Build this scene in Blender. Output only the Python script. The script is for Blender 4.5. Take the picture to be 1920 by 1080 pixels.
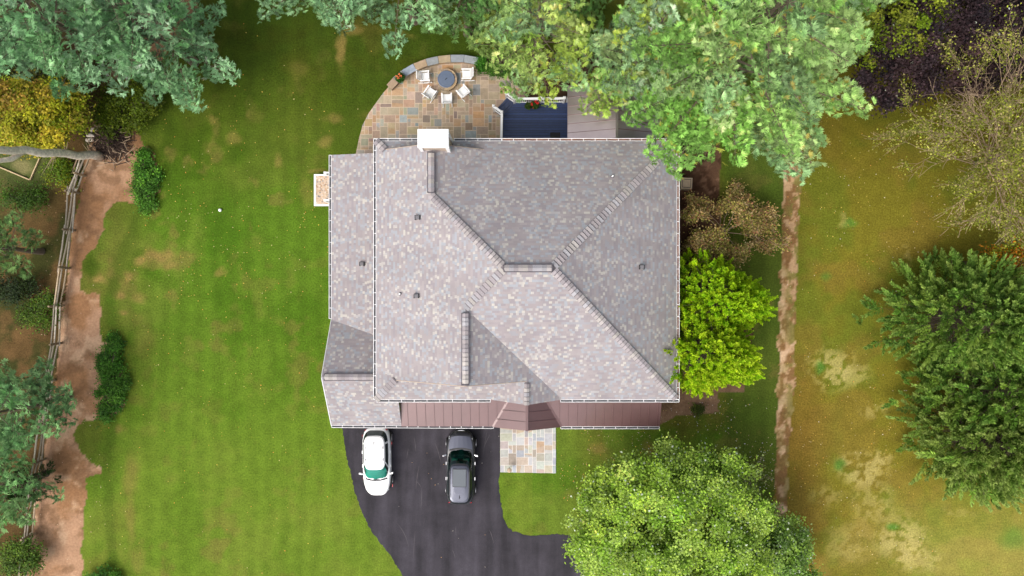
import bpy, math, random
import numpy as np

for o in list(bpy.data.objects):
    bpy.data.objects.remove(o)
SC = bpy.context.scene
COL = SC.collection
R_ = math.radians
PI = math.pi

# ------------------------------------------------------------------ camera, sky, sun, exposure
H = 46.0            # flying height of the camera
F = 1280.0          # focal length in photo pixels (1920 wide)
cam = bpy.data.cameras.new('camera')
cam.lens = 24.0
cam.sensor_width = 36.0
cam.clip_start = 0.1
cam.clip_end = 2000.0
cam_o = bpy.data.objects.new('camera', cam)
COL.objects.link(cam_o)
cam_o.location = (0, 0, H)
SC.camera = cam_o

SUN_EL, SUN_AZ = 52.0, 226.0      # azimuth clockwise from +Y (top of the photograph)
w = bpy.data.worlds.new('World')
SC.world = w
w.use_nodes = True
nt = w.node_tree
bg = nt.nodes['Background']
sky = nt.nodes.new('ShaderNodeTexSky')
sky.sky_type = 'NISHITA'
sky.sun_disc = False
sky.sun_elevation = R_(SUN_EL)
sky.sun_rotation = R_(SUN_AZ)
sky.air_density = 1.0
sky.dust_density = 6.0
sky.ozone_density = 1.0
hs = nt.nodes.new('ShaderNodeHueSaturation')     # thin bright cloud: a paler sky
hs.inputs['Saturation'].default_value = 0.45
nt.links.new(sky.outputs[0], hs.inputs['Color'])
nt.links.new(hs.outputs[0], bg.inputs[0])
bg.inputs[1].default_value = 0.15
sun = bpy.data.lights.new('sun', 'SUN')
sun.energy = 0.70
sun.angle = R_(38)
sun.color = (1.0, 0.95, 0.88)
sun_o = bpy.data.objects.new('sun', sun)
COL.objects.link(sun_o)
sun_o.location = (-40, -40, 60)
sun_o.rotation_euler = (R_(90 - SUN_EL), 0, R_(180 - SUN_AZ))
SC.view_settings.view_transform = 'Standard'
SC.view_settings.look = 'None'
SC.view_settings.gamma = 1.0
SC.view_settings.use_curve_mapping = False
SC.view_settings.exposure = 0.76
try:
    SC.cycles.max_bounces = 6
    SC.cycles.transparent_max_bounces = 8
except Exception:
    pass

# ------------------------------------------------------------------ helpers
KA = 0.80     # photo brightness -> albedo


def S(r, g, b, k=None):
    k = KA if k is None else k
    def f(v):
        v = v / 255.0
        v = v / 12.92 if v <= 0.04045 else ((v + 0.055) / 1.055) ** 2.4
        return min(0.9, v * k)
    return (f(r), f(g), f(b))


def SA(a, k=None):
    """the same for an array of srgb colours"""
    a = np.asarray(a, float) / 255.0
    k = KA if k is None else k
    return np.clip(np.where(a <= 0.04045, a / 12.92, ((np.clip(a, 0, None) + 0.055) / 1.055) ** 2.4) * k, 0, 0.9)


def P(px, py, z=0.0):
    s = (H - z) / F
    return ((px - 960) * s, (540 - py) * s, z)


def P2(px, py, z=0.0):
    return P(px, py, z)[:2]


def material(name, col=(0.5, 0.5, 0.5), attr=None, rough=0.6, metal=0.0, spec=0.5, noise=0.0, nscale=3.0,
             bump=0.0, bscale=20.0, coat=0.0, trans=0.0, noise2=0.0, nscale2=0.4, detail=4.0):
    m = bpy.data.materials.new(name)
    m.use_nodes = True
    t = m.node_tree
    b = t.nodes['Principled BSDF']
    b.inputs['Roughness'].default_value = rough
    b.inputs['Metallic'].default_value = metal
    b.inputs['Specular IOR Level'].default_value = spec
    b.inputs['Coat Weight'].default_value = coat
    src = None
    if attr:
        a = t.nodes.new('ShaderNodeAttribute')
        a.attribute_name = attr
        src = a.outputs['Color']
    else:
        b.inputs['Base Color'].default_value = (*col, 1)
    tc = t.nodes.new('ShaderNodeTexCoord')
    for amt, sc in ((noise, nscale), (noise2, nscale2)):
        if amt <= 0:
            continue
        n = t.nodes.new('ShaderNodeTexNoise')
        n.inputs['Scale'].default_value = sc
        n.inputs['Detail'].default_value = detail
        n.inputs['Roughness'].default_value = 0.65
        t.links.new(tc.outputs['Object'], n.inputs['Vector'])
        mr = t.nodes.new('ShaderNodeMapRange')
        mr.inputs['From Min'].default_value = 0.3
        mr.inputs['From Max'].default_value = 0.7
        mr.inputs['To Min'].default_value = 1 - amt
        mr.inputs['To Max'].default_value = 1 + amt
        t.links.new(n.outputs['Fac'], mr.inputs['Value'])
        mx = t.nodes.new('ShaderNodeVectorMath')
        mx.operation = 'MULTIPLY'
        if src is None:
            mx.inputs[0].default_value = col
        else:
            t.links.new(src, mx.inputs[0])
        t.links.new(mr.outputs['Result'], mx.inputs[1])
        src = mx.outputs[0]
    if src is not None:
        t.links.new(src, b.inputs['Base Color'])
    if bump > 0:
        n = t.nodes.new('ShaderNodeTexNoise')
        n.inputs['Scale'].default_value = bscale
        n.inputs['Detail'].default_value = 3
        t.links.new(tc.outputs['Object'], n.inputs['Vector'])
        bp = t.nodes.new('ShaderNodeBump')
        bp.inputs['Strength'].default_value = bump
        bp.inputs['Distance'].default_value = 0.05
        t.links.new(n.outputs['Fac'], bp.inputs['Height'])
        t.links.new(bp.outputs['Normal'], b.inputs['Normal'])
    if trans > 0:
        tr = t.nodes.new('ShaderNodeBsdfTranslucent')
        if src is not None:
            t.links.new(src, tr.inputs['Color'])
        else:
            tr.inputs['Color'].default_value = (*col, 1)
        ms = t.nodes.new('ShaderNodeMixShader')
        ms.inputs[0].default_value = trans
        t.links.new(b.outputs[0], ms.inputs[1])
        t.links.new(tr.outputs[0], ms.inputs[2])
        t.links.new(ms.outputs[0], t.nodes['Material Output'].inputs['Surface'])
    return m


class MB:
    """collects geometry for ONE mesh object"""

    def __init__(s):
        s.v, s.f, s.c, s.uv = [], [], [], {}

    def poly(s, pts, col=None, uv=None):
        n = len(s.v)
        s.v += [tuple(p) for p in pts]
        if uv is not None:
            s.uv[len(s.f)] = uv
        s.f.append(list(range(n, n + len(pts))))
        s.c.append(col)
        return s

    def hexa(s, b, t, col=None):
        """solid from a bottom and a top outline with the same number of points (counter-clockwise from above)"""
        n, k = len(s.v), len(b)
        s.v += [tuple(p) for p in b] + [tuple(p) for p in t]
        fs = [list(range(n + k - 1, n - 1, -1)), list(range(n + k, n + 2 * k))]
        for i in range(k):
            j = (i + 1) % k
            fs.append([n + i, n + j, n + k + j, n + k + i])
        s.f += fs
        s.c += [col] * len(fs)
        return s

    def box(s, x0, x1, y0, y1, z0, z1, col=None):
        b = [(x0, y0, z0), (x1, y0, z0), (x1, y1, z0), (x0, y1, z0)]
        t = [(x0, y0, z1), (x1, y0, z1), (x1, y1, z1), (x0, y1, z1)]
        return s.hexa(b, t, col)

    def prism(s, pts, z0, z1, col=None):
        a = sum(pts[i][0] * pts[(i + 1) % len(pts)][1] - pts[(i + 1) % len(pts)][0] * pts[i][1] for i in range(len(pts)))
        if a < 0:
            pts = pts[::-1]
        return s.hexa([(p[0], p[1], z0) for p in pts], [(p[0], p[1], z1) for p in pts], col)

    def bar(s, a, b, wd, ht, col=None, up=(0, 0, 1)):
        """a box beam from a to b, wd wide and ht high"""
        a, b = np.array(a, float), np.array(b, float)
        d = b - a
        d /= max(1e-9, np.linalg.norm(d))
        sd = np.cross(d, up)
        if np.linalg.norm(sd) < 1e-6:
            sd = np.array((1.0, 0, 0))
        sd /= np.linalg.norm(sd)
        u = np.cross(sd, d)
        q = [(-1, -1), (-1, 1), (1, 1), (1, -1)]
        return s.hexa([tuple(a + sd * i * wd / 2 + u * j * ht / 2) for i, j in q],
                      [tuple(b + sd * i * wd / 2 + u * j * ht / 2) for i, j in q], col)

    def tube(s, pts, rad, n=8, col=None):
        pts = [np.array(p, float) for p in pts]
        if not isinstance(rad, (list, tuple)):
            rad = [rad] * len(pts)
        base = len(s.v)
        for i, p in enumerate(pts):
            d = pts[min(i + 1, len(pts) - 1)] - pts[max(i - 1, 0)]
            d /= max(1e-9, np.linalg.norm(d))
            ref = np.array((0, 0, 1.0)) if abs(d[2]) < 0.9 else np.array((1.0, 0, 0))
            a = np.cross(d, ref)
            a /= np.linalg.norm(a)
            b = np.cross(d, a)
            for k in range(n):
                t = 2 * PI * k / n
                s.v.append(tuple(p + (a * math.cos(t) + b * math.sin(t)) * rad[i]))
        for i in range(len(pts) - 1):
            for k in range(n):
                k2 = (k + 1) % n
                s.f.append([base + i * n + k, base + i * n + k2, base + (i + 1) * n + k2, base + (i + 1) * n + k])
                s.c.append(col)
        s.f.append([base + k for k in range(n - 1, -1, -1)])
        s.c.append(col)
        s.f.append([base + (len(pts) - 1) * n + k for k in range(n)])
        s.c.append(col)
        return s

    def lathe(s, c, prof, n=24, col=None):
        """surface of revolution round the vertical through c; prof = [(radius, z)...] from the outside bottom up"""
        base = len(s.v)
        for r, z in prof:
            for k in range(n):
                t = 2 * PI * k / n
                s.v.append((c[0] + r * math.cos(t), c[1] + r * math.sin(t), c[2] + z))
        for i in range(len(prof) - 1):
            for k in range(n):
                k2 = (k + 1) % n
                s.f.append([base + i * n + k, base + i * n + k2, base + (i + 1) * n + k2, base + (i + 1) * n + k])
                s.c.append(col)
        s.f.append([base + k for k in range(n - 1, -1, -1)])
        s.c.append(col)
        s.f.append([base + (len(prof) - 1) * n + k for k in range(n)])
        s.c.append(col)
        return s

    def build(s, name, mat, parent=None, smooth=False, off=(0, 0, 0), bevel=0.0):
        me = bpy.data.meshes.new(name)
        vv = [(p[0] - off[0], p[1] - off[1], p[2] - off[2]) for p in s.v]
        me.from_pydata(vv, [], s.f)
        if any(c is not None for c in s.c):
            at = me.attributes.new('Col', 'FLOAT_COLOR', 'FACE')
            arr = np.ones((len(s.f), 4), np.float32)
            for i, c in enumerate(s.c):
                if c is not None:
                    arr[i, :3] = c
            at.data.foreach_set('color', arr.ravel())
        if s.uv:
            ul = me.uv_layers.new(name='UVMap')
            for fi, uv in s.uv.items():
                for li, q in zip(me.polygons[fi].loop_indices, uv):
                    ul.data[li].uv = q
        if smooth:
            me.polygons.foreach_set('use_smooth', [True] * len(me.polygons))
        me.materials.append(mat)
        me.validate()
        me.update()
        o = bpy.data.objects.new(name, me)
        COL.objects.link(o)
        if parent is not None:
            o.parent = parent
        if bevel > 0:
            md = o.modifiers.new('bevel', 'BEVEL')
            md.width = bevel
            md.segments = 2
            md.limit_method = 'ANGLE'
        return o


def fast_mesh(name, V, n, C, mat, parent=None, loc=None):
    """V: (m*n,3) corners of m separate n-gons, C: (m,3) face colours"""
    V = np.asarray(V, np.float32)
    m = len(V) // n
    me = bpy.data.meshes.new(name)
    me.vertices.add(len(V))
    me.vertices.foreach_set('co', V.ravel())
    me.loops.add(len(V))
    me.loops.foreach_set('vertex_index', np.arange(len(V), dtype=np.int32))
    me.polygons.add(m)
    me.polygons.foreach_set('loop_start', np.arange(0, len(V), n, dtype=np.int32))
    me.update(calc_edges=True)
    at = me.attributes.new('Col', 'FLOAT_COLOR', 'FACE')
    arr = np.ones((m, 4), np.float32)
    arr[:, :3] = C
    at.data.foreach_set('color', arr.ravel())
    me.materials.append(mat)
    o = bpy.data.objects.new(name, me)
    COL.objects.link(o)
    if parent is not None:
        o.parent = parent
    if loc is not None:
        o.location = loc
    return o


def tag(o, label=None, cat=None, group=None, kind=None):
    if label:
        o['label'] = label
    if cat:
        o['category'] = cat
    if group:
        o['group'] = group
    if kind:
        o['kind'] = kind
    return o


def empty(name, loc=(0, 0, 0), rz=0.0):
    o = bpy.data.objects.new(name, None)
    o.empty_display_size = 0.3
    COL.objects.link(o)
    o.location = loc
    o.rotation_euler = (0, 0, rz)
    return o


def copy_tree(o, parent=None):
    c = o.copy()
    COL.objects.link(c)
    c.parent = parent
    for ch in list(o.children):
        copy_tree(ch, c)
    return c


def norm(a):
    return a / np.maximum(1e-9, np.linalg.norm(a, axis=-1, keepdims=True))


# value noise on arrays
def vnoise(X, Y, scale, seed):
    r = np.random.RandomState(seed)
    T = r.rand(256, 256)
    x, y = X / scale + 1000.37, Y / scale + 1000.71
    xi, yi = np.floor(x).astype(int), np.floor(y).astype(int)
    fx, fy = x - xi, y - yi
    fx, fy = fx * fx * (3 - 2 * fx), fy * fy * (3 - 2 * fy)
    a, b = T[xi % 256, yi % 256], T[(xi + 1) % 256, yi % 256]
    c, d = T[xi % 256, (yi + 1) % 256], T[(xi + 1) % 256, (yi + 1) % 256]
    return (a * (1 - fx) + b * fx) * (1 - fy) + (c * (1 - fx) + d * fx) * fy


def fbm(X, Y, scale, seed, octv=4):
    s, a, t = 0, 1.0, 0
    for i in range(octv):
        s = s + a * vnoise(X, Y, scale / 2 ** i, seed + i * 7)
        t += a
        a *= 0.55
    return s / t


def inpoly(X, Y, poly):
    ins = np.zeros(X.shape, bool)
    n = len(poly)
    for i in range(n):
        x0, y0 = poly[i]
        x1, y1 = poly[(i + 1) % n]
        if y0 == y1:
            continue
        c = ((y0 > Y) != (y1 > Y)) & (X < (x1 - x0) * (Y - y0) / (y1 - y0) + x0)
        ins ^= c
    return ins


def sstep(a, b, x):
    t = np.clip((x - a) / (b - a), 0, 1)
    return t * t * (3 - 2 * t)


def mixc(A, B, t):
    return A * (1 - t[..., None]) + np.asarray(B, float) * t[..., None]


# ------------------------------------------------------------------ materials
M = {}
M['ground'] = material('ground_cover', attr='Col', rough=0.95, spec=0.1, noise=0.38, nscale=9.0, noise2=0.16, nscale2=1.1,
                       bump=0.7, bscale=14, detail=8)
M['dirt'] = material('bare_soil', attr='Col', rough=0.95, spec=0.1, noise=0.22, nscale=6.0, noise2=0.14, nscale2=1.0, bump=0.5, bscale=14, detail=7)
M['leaf'] = material('leaves', attr='Col', rough=0.6, spec=0.22, trans=0.38)
M['needle'] = material('needles', attr='Col', rough=0.7, spec=0.12, trans=0.26)
M['bark'] = material('bark', S(112, 100, 86), rough=0.9, spec=0.2, noise=0.3, nscale=9)
M['palebark'] = material('pale_bark', S(236, 224, 208), rough=0.9, spec=0.2, noise=0.25, nscale=6, noise2=0.2, nscale2=1.5, bump=0.25, bscale=12)
M['stick'] = material('dead_wood', S(80, 62, 52), rough=0.95, noise=0.5, nscale=3)
M['twig'] = material('twigs', S(178, 154, 128), rough=0.9, spec=0.2, noise=0.2, nscale=4)
M['rail'] = material('weathered_wood', attr='Col', rough=0.9, spec=0.2, noise=0.25, nscale=9)
M['asphalt'] = material('asphalt', S(53, 50, 56), rough=0.85, spec=0.25, noise=0.16, nscale=14, noise2=0.34, nscale2=0.55, bump=0.25, bscale=60, detail=8)
def asphalt_streaks():
    t = M['asphalt'].node_tree
    b = t.nodes['Principled BSDF']
    old = b.inputs['Base Color'].links[0].from_socket
    tc = t.nodes.new('ShaderNodeTexCoord')
    mp = t.nodes.new('ShaderNodeMapping')
    mp.inputs['Scale'].default_value = (1.1, 0.13, 1)
    n = t.nodes.new('ShaderNodeTexNoise')
    n.inputs['Scale'].default_value = 1.0
    n.inputs['Detail'].default_value = 6
    r = t.nodes.new('ShaderNodeMapRange')
    r.inputs['From Min'].default_value = 0.35
    r.inputs['From Max'].default_value = 0.72
    r.inputs['To Min'].default_value = 0.82
    r.inputs['To Max'].default_value = 1.75
    vm = t.nodes.new('ShaderNodeVectorMath')
    vm.operation = 'MULTIPLY'
    t.links.new(tc.outputs['Object'], mp.inputs['Vector'])
    t.links.new(mp.outputs[0], n.inputs['Vector'])
    t.links.new(n.outputs['Fac'], r.inputs['Value'])
    t.links.new(old, vm.inputs[0])
    t.links.new(r.outputs['Result'], vm.inputs[1])
    t.links.new(vm.outputs[0], b.inputs['Base Color'])


asphalt_streaks()
M['stone'] = material('flagstone', attr='Col', rough=0.8, spec=0.3, noise=0.12, nscale=5, noise2=0.08, nscale2=1.3, bump=0.2, bscale=12)
M['mortar'] = material('mortar', S(208, 186, 164), rough=0.9, noise=0.08, nscale=8)
M['mortar_pale'] = material('pale_mortar', S(232, 226, 218), rough=0.9, noise=0.05, nscale=8)
M['white'] = material('white_paint', (0.80, 0.80, 0.80), rough=0.45, noise=0.04, nscale=5)
M['siding'] = material('siding', S(196, 176, 158), rough=0.7, noise=0.06, nscale=2)
M['capwhite'] = material('white_cap', (0.86, 0.86, 0.86), rough=0.4, noise=0.03, nscale=4)
M['gutter_in'] = material('gutter_shade', (0.060, 0.058, 0.066), rough=0.7)
M['gutter_leaf'] = material('leaf_litter', S(112, 72, 52), rough=0.9, noise=0.6, nscale=3)
M['glass'] = material('window_glass', (0.03, 0.04, 0.05), rough=0.06, spec=0.8)
M['metalroof'] = material('brown_metal_roof', S(106, 76, 76), rough=0.36, spec=0.8, metal=0.2, coat=0.25, noise=0.05, nscale=1.5, noise2=0.08, nscale2=0.5)
M['backroof'] = material('sky_sheen_brown_metal', (0.40, 0.335, 0.34), rough=0.28, metal=0.8, noise=0.05, nscale=1.5)  # front porch metal made paler, its sky sheen put into the colour
M['metalseam'] = material('metal_seam', S(104, 72, 72), rough=0.35, spec=0.6)
M['deck'] = material('navy_deck_paint', attr='Col', rough=0.5, spec=0.5, noise=0.12, nscale=4)
M['dark'] = material('dark_rubber', (0.018, 0.018, 0.02), rough=0.7)
M['vent'] = material('grey_vent', S(110, 108, 112), rough=0.6)
M['cap'] = material('cap_shingle', attr='Col', rough=0.9, spec=0.2, noise=0.12, nscale=20)
M['baffle'] = material('vent_baffle', S(84, 79, 86), rough=0.8)
M['gapshade'] = material('gap_shade', S(122, 115, 119), rough=0.95)  # shade between the cap plates, put into a darker tone
M['rubberblack'] = material('tyre_rubber', (0.012, 0.012, 0.012), rough=0.8)
M['alloy'] = material('alloy', (0.55, 0.55, 0.57), rough=0.3, metal=0.9)
M['chrome'] = material('chrome', (0.75, 0.75, 0.77), rough=0.12, metal=1.0)
M['red'] = material('red_lens', (0.55, 0.02, 0.03), rough=0.25, coat=0.5)
M['lampglass'] = material('headlamp_glass', (0.55, 0.58, 0.6), rough=0.12, coat=0.6)
M['carwhite'] = material('white_car_paint', (0.84, 0.84, 0.84), rough=0.3, coat=0.6, noise=0.02, nscale=2)
M['carblack'] = material('black_car_paint', (0.022, 0.023, 0.028), rough=0.3, spec=0.5, coat=0.5)
M['carhood'] = material('sky_sheen_black_paint', (0.07, 0.075, 0.10), rough=0.36, metal=0.9, spec=0.6, coat=0.6)  # lighter copy of the black paint: sky reflection put into the colour
M['carglass'] = material('tinted_car_glass', (0.012, 0.022, 0.022), rough=0.05, spec=0.6)
M['cloth'] = material('car_seat', S(190, 205, 190), rough=0.8)
M['dash'] = material('dashboard', (0.03, 0.13, 0.11), rough=0.5)
M['firelid'] = material('blue_grey_lid', S(104, 117, 140), rough=0.45, metal=0.15, noise=0.1, nscale=5)
M['mat'] = material('door_mat', (0.022, 0.022, 0.026), rough=0.95, noise=0.3, nscale=30)
M['box'] = material('tan_concrete', S(186, 165, 140), rough=0.85, noise=0.12, nscale=6)
M['terracotta'] = material('planter_clay', S(120, 80, 60), rough=0.8)
M['petal'] = material('petals', attr='Col', rough=0.6, trans=0.15)
M['litter'] = material('fallen_leaf', attr='Col', rough=0.7)
M['ball'] = material('ball_white', (0.85, 0.85, 0.85), rough=0.35)
M['timber'] = material('pale_timber', S(205, 180, 140), rough=0.8, noise=0.15, nscale=8)


def glass_tint():
    m = bpy.data.materials.new('green_windscreen')
    m.use_nodes = True
    t = m.node_tree
    t.nodes.remove(t.nodes['Principled BSDF'])
    tr = t.nodes.new('ShaderNodeBsdfTransparent')
    tr.inputs[0].default_value = (0.15, 0.50, 0.43, 1)
    g = t.nodes.new('ShaderNodeBsdfGlossy')
    g.inputs['Roughness'].default_value = 0.05
    mx = t.nodes.new('ShaderNodeMixShader')
    fr = t.nodes.new('ShaderNodeFresnel')
    fr.inputs[0].default_value = 1.5
    t.links.new(fr.outputs[0], mx.inputs[0])
    t.links.new(tr.outputs[0], mx.inputs[1])
    t.links.new(g.outputs[0], mx.inputs[2])
    t.links.new(mx.outputs[0], t.nodes['Material Output'].inputs['Surface'])
    return m


M['screen'] = glass_tint()


def shingle_material():
    m = bpy.data.materials.new('asphalt_shingle')
    m.use_nodes = True
    t = m.node_tree
    L = t.links.new
    b = t.nodes['Principled BSDF']
    b.inputs['Roughness'].default_value = 0.9
    b.inputs['Specular IOR Level'].default_value = 0.25

    def math_(op, a, bb=None):
        n = t.nodes.new('ShaderNodeMath')
        n.operation = op
        for i, q in enumerate((a, bb)):
            if q is None:
                continue
            if isinstance(q, (int, float)):
                n.inputs[i].default_value = q
            else:
                L(q, n.inputs[i])
        return n.outputs[0]

    uv = t.nodes.new('ShaderNodeUVMap')
    uv.uv_map = 'UVMap'
    sp = t.nodes.new('ShaderNodeSeparateXYZ')
    L(uv.outputs[0], sp.inputs[0])
    vrow = math_('DIVIDE', sp.outputs[1], 0.15)
    row = math_('FLOOR', vrow)

    def layer(width, seed):
        wn = t.nodes.new('ShaderNodeTexWhiteNoise')
        wn.noise_dimensions = '1D'
        L(math_('ADD', row, seed), wn.inputs['W'])
        cell = math_('FLOOR', math_('ADD', math_('DIVIDE', sp.outputs[0], width), math_('MULTIPLY', wn.outputs[0], 40.0)))
        cb = t.nodes.new('ShaderNodeCombineXYZ')
        L(cell, cb.inputs[0])
        L(row, cb.inputs[1])
        cb.inputs[2].default_value = seed
        w2 = t.nodes.new('ShaderNodeTexWhiteNoise')
        w2.noise_dimensions = '3D'
        L(cb.outputs[0], w2.inputs['Vector'])
        return w2.outputs[0]

    def ramp(fac, stops):
        r = t.nodes.new('ShaderNodeValToRGB')
        r.color_ramp.interpolation = 'CONSTANT'
        e = r.color_ramp.elements
        while len(e) < len(stops):
            e.new(0.5)
        for q, (p, c) in zip(e, stops):
            q.position = p
            q.color = (*c, 1)
        L(fac, r.inputs[0])
        return r.outputs[0]

    K = 0.74
    big = ramp(layer(0.40, 3.0), [(0, S(160, 152, 154, K)), (0.30, S(165, 157, 158, K)), (0.55, S(155, 148, 152, K)),
                                   (0.78, S(160, 158, 163, K)), (0.88, S(167, 159, 160, K))])
    l2 = layer(0.165, 11.0)
    cream = ramp(l2, [(0, (0, 0, 0)), (0.84, (1, 1, 1))])
    creamc = ramp(layer(0.165, 17.0), [(0, S(183, 178, 174, K)), (0.4, S(192, 187, 179, K)), (0.7, S(176, 173, 173, K))])
    blue = ramp(l2, [(0, (0, 0, 0)), (0.70, (1, 1, 1)), (0.84, (0, 0, 0))])
    mx1 = t.nodes.new('ShaderNodeMix')
    mx1.data_type = 'RGBA'
    L(blue, mx1.inputs['Factor'])
    L(big, mx1.inputs['A'])
    mx1.inputs['B'].default_value = (*S(163, 166, 172, K), 1)
    mx2 = t.nodes.new('ShaderNodeMix')
    mx2.data_type = 'RGBA'
    L(cream, mx2.inputs['Factor'])
    L(mx1.outputs['Result'], mx2.inputs['A'])
    L(creamc, mx2.inputs['B'])
    # soft large weathering
    tc = t.nodes.new('ShaderNodeTexCoord')
    n = t.nodes.new('ShaderNodeTexNoise')
    n.inputs['Scale'].default_value = 1.0
    n.inputs['Detail'].default_value = 5
    mpg = t.nodes.new('ShaderNodeMapping')       # streaks run down the slope
    mpg.inputs['Scale'].default_value = (0.9, 0.16, 1)
    L(uv.outputs[0], mpg.inputs['Vector'])
    L(mpg.outputs[0], n.inputs['Vector'])
    mr = t.nodes.new('ShaderNodeMapRange')
    mr.inputs['From Min'].default_value = 0.3
    mr.inputs['From Max'].default_value = 0.7
    mr.inputs['To Min'].default_value = 0.92
    mr.inputs['To Max'].default_value = 1.08
    L(n.outputs['Fac'], mr.inputs['Value'])
    vm = t.nodes.new('ShaderNodeVectorMath')
    vm.operation = 'MULTIPLY'
    L(mx2.outputs['Result'], vm.inputs[0])
    L(mr.outputs['Result'], vm.inputs[1])
    L(vm.outputs[0], b.inputs['Base Color'])
    fr = math_('FRACT', vrow)
    bp = t.nodes.new('ShaderNodeBump')
    bp.inputs['Strength'].default_value = 0.35
    bp.inputs['Distance'].default_value = 0.02
    L(math_('ADD', math_('MULTIPLY', fr, -1.0), math_('MULTIPLY', l2, 0.4)), bp.inputs['Height'])
    L(bp.outputs['Normal'], b.inputs['Normal'])
    return m


M['shingle'] = shingle_material()

# ------------------------------------------------------------------ the ground, as sheets of one fine grid
CELL = 0.12
gx = np.arange(-37.2, 37.2 + CELL / 2, CELL)
gy = np.arange(-21.6, 21.6 + CELL / 2, CELL)
GX, GY = np.meshgrid(gx, gy, indexing='ij')
PXg, PYg = 960 + GX * F / H, 540 - GY * F / H


def nz(scale, seed, octv=4):
    return fbm(GX, GY, scale, seed, octv)


DIRT = [(255, 150), (285, 130), (345, 60), (372, 20), (372, -60), (290, -60), (290, 60), (200, 130), (160, 300), (145, 400), (125, 520),
        (112, 640), (92, 760), (75, 900), (55, 1010), (45, 1160), (148, 1160), (152, 1040), (160, 960), (164, 897), (193, 886), (188, 872),
        (150, 852), (143, 815), (152, 788), (178, 786), (205, 790), (232, 760), (228, 690), (212, 640), (188, 640), (190, 600), (188, 552), (148, 546), (152, 500), (165, 480),
        (178, 470), (195, 430), (193, 410), (200, 395), (215, 380), (248, 374), (290, 377), (297, 330), (290, 290), (262, 260),
        (245, 235), (262, 215), (277, 190)]
FOREST = [(-300, -200), (300, -200), (300, 60), (245, 130), (215, 215), (165, 292), (150, 362), (136, 432), (126, 503), (120, 573),
          (112, 643), (100, 713), (88, 800), (72, 930), (60, 1020), (52, 1160), (-300, 1160)]
TRACK = [(1472, 60), (1503, 60), (1502, 330), (1497, 480), (1490, 700), (1480, 860), (1472, 985), (1450, 985), (1453, 900), (1459, 700),
         (1464, 480), (1469, 340)]
FIELD = [(1500, -200), (2200, -200), (2200, 1200), (1440, 1200), (1450, 985), (1460, 860), (1470, 700), (1480, 480), (1490, 330), (1500, 60)]
MULCH = [[(1240, 300), (1352, 285), (1348, 335), (1352, 430), (1345, 490), (1390, 540), (1415, 600), (1395, 735), (1346, 738), (1345, 772), (1318, 776),
          (1268, 780), (1236, 800), (1150, 790), (1150, 500)],
         [(960, 110), (1350, 100), (1350, 290), (985, 280)],
         [(895, 103), (965, 105), (1000, 170), (950, 160)]]
jx = PXg + (nz(0.9, 5, 3) - 0.5) * 20
jy = PYg + (nz(0.9, 9, 3) - 0.5) * 20
# colours (photo values), built region by region
big = nz(9, 21)
mid = nz(2.2, 33)
fine = nz(0.5, 44)
top = 1 - sstep(60, 400, PYg)
lawn = np.ones(GX.shape + (3,)) * np.array((84, 118, 27.0))
lawn = mixc(lawn, (104, 126, 42), sstep(0.5, 0.66, nz(4.5, 52)) * 0.75)
lawn = mixc(lawn, (66, 104, 16), sstep(0.52, 0.7, nz(3.0, 55)) * 0.7)
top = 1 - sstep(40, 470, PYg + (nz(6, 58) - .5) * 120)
lawn = mixc(lawn, (60, 70, 12), top * 0.95)  # shade of the top trees and vignetting painted into the lawn
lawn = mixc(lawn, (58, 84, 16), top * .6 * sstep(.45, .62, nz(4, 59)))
left = 1 - sstep(190, 330, PXg)
lawn = mixc(lawn, (102, 104, 42), left * 0.7 * sstep(0.35, 0.6, nz(2.5, 61)))
east = sstep(1040, 1180, PXg)
lawn = mixc(lawn, (96, 98, 34), east * sstep(0.35, 0.6, nz(3, 62)) * 0.9)
lawn = mixc(lawn, (116, 136, 44), sstep(420, 1000, PYg) * .45 * (PXg < 1000))
lawn = mixc(lawn, (76, 96, 30), sstep(1340, 1375, PXg) * 0.85)  # shadow of house and cypresses painted into the east lawn strip
lawn = mixc(lawn, (128, 112, 62), sstep(0.60, 0.72, nz(1.4, 71)) * 0.5 * (0.4 + 0.6 * sstep(0.45, 0.6, big)))
stripe = 0.5 + 0.5 * np.sin(GX * 2 * PI / 1.15 + (nz(5, 80) - 0.5) * 5)
lawn *= (1 + 0.05 * (stripe - 0.5))[..., None]
for (cx, cy, rx, ry, a) in [(265, 490, 16, 9, .8), (300, 478, 26, 12, .7), (318, 500, 18, 10, .5), (240, 520, 10, 12, .7), (180, 522, 16, 8, .8), (230, 556, 9, 8, .8),
                            (262, 558, 16, 12, .6), (230, 588, 9, 5, .7), (415, 512, 8, 8, .6), (225, 801, 9, 8, .6), (525, 302, 8, 12, .5), (610, 265, 14, 14, .55),
                            (625, 222, 16, 7, .5), (640, 90, 6, 30, .7), (660, 60, 18, 10, .6), (440, 260, 14, 14, .5), (395, 222, 9, 10, .5), (350, 190, 14, 12, .4),
                            (1120, 838, 14, 14, .5), (1220, 840, 16, 16, .5), (1255, 820, 8, 8, .5), (575, 360, 14, 30, .35), (600, 320, 20, 4, .5),
                            (245, 890, 14, 40, .45), (245, 975, 8, 50, .4), (260, 1050, 10, 30, .3), (700, 215, 30, 12, .25), (560, 130, 20, 14, .3), (270, 635, 20, 40, .3)]:
    dd = np.sqrt(((jx - cx) / rx) ** 2 + ((jy - cy) / ry) ** 2)
    lawn = mixc(lawn, (150, 125, 74), (1 - sstep(0.3, 1.5, dd)) * a)
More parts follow.
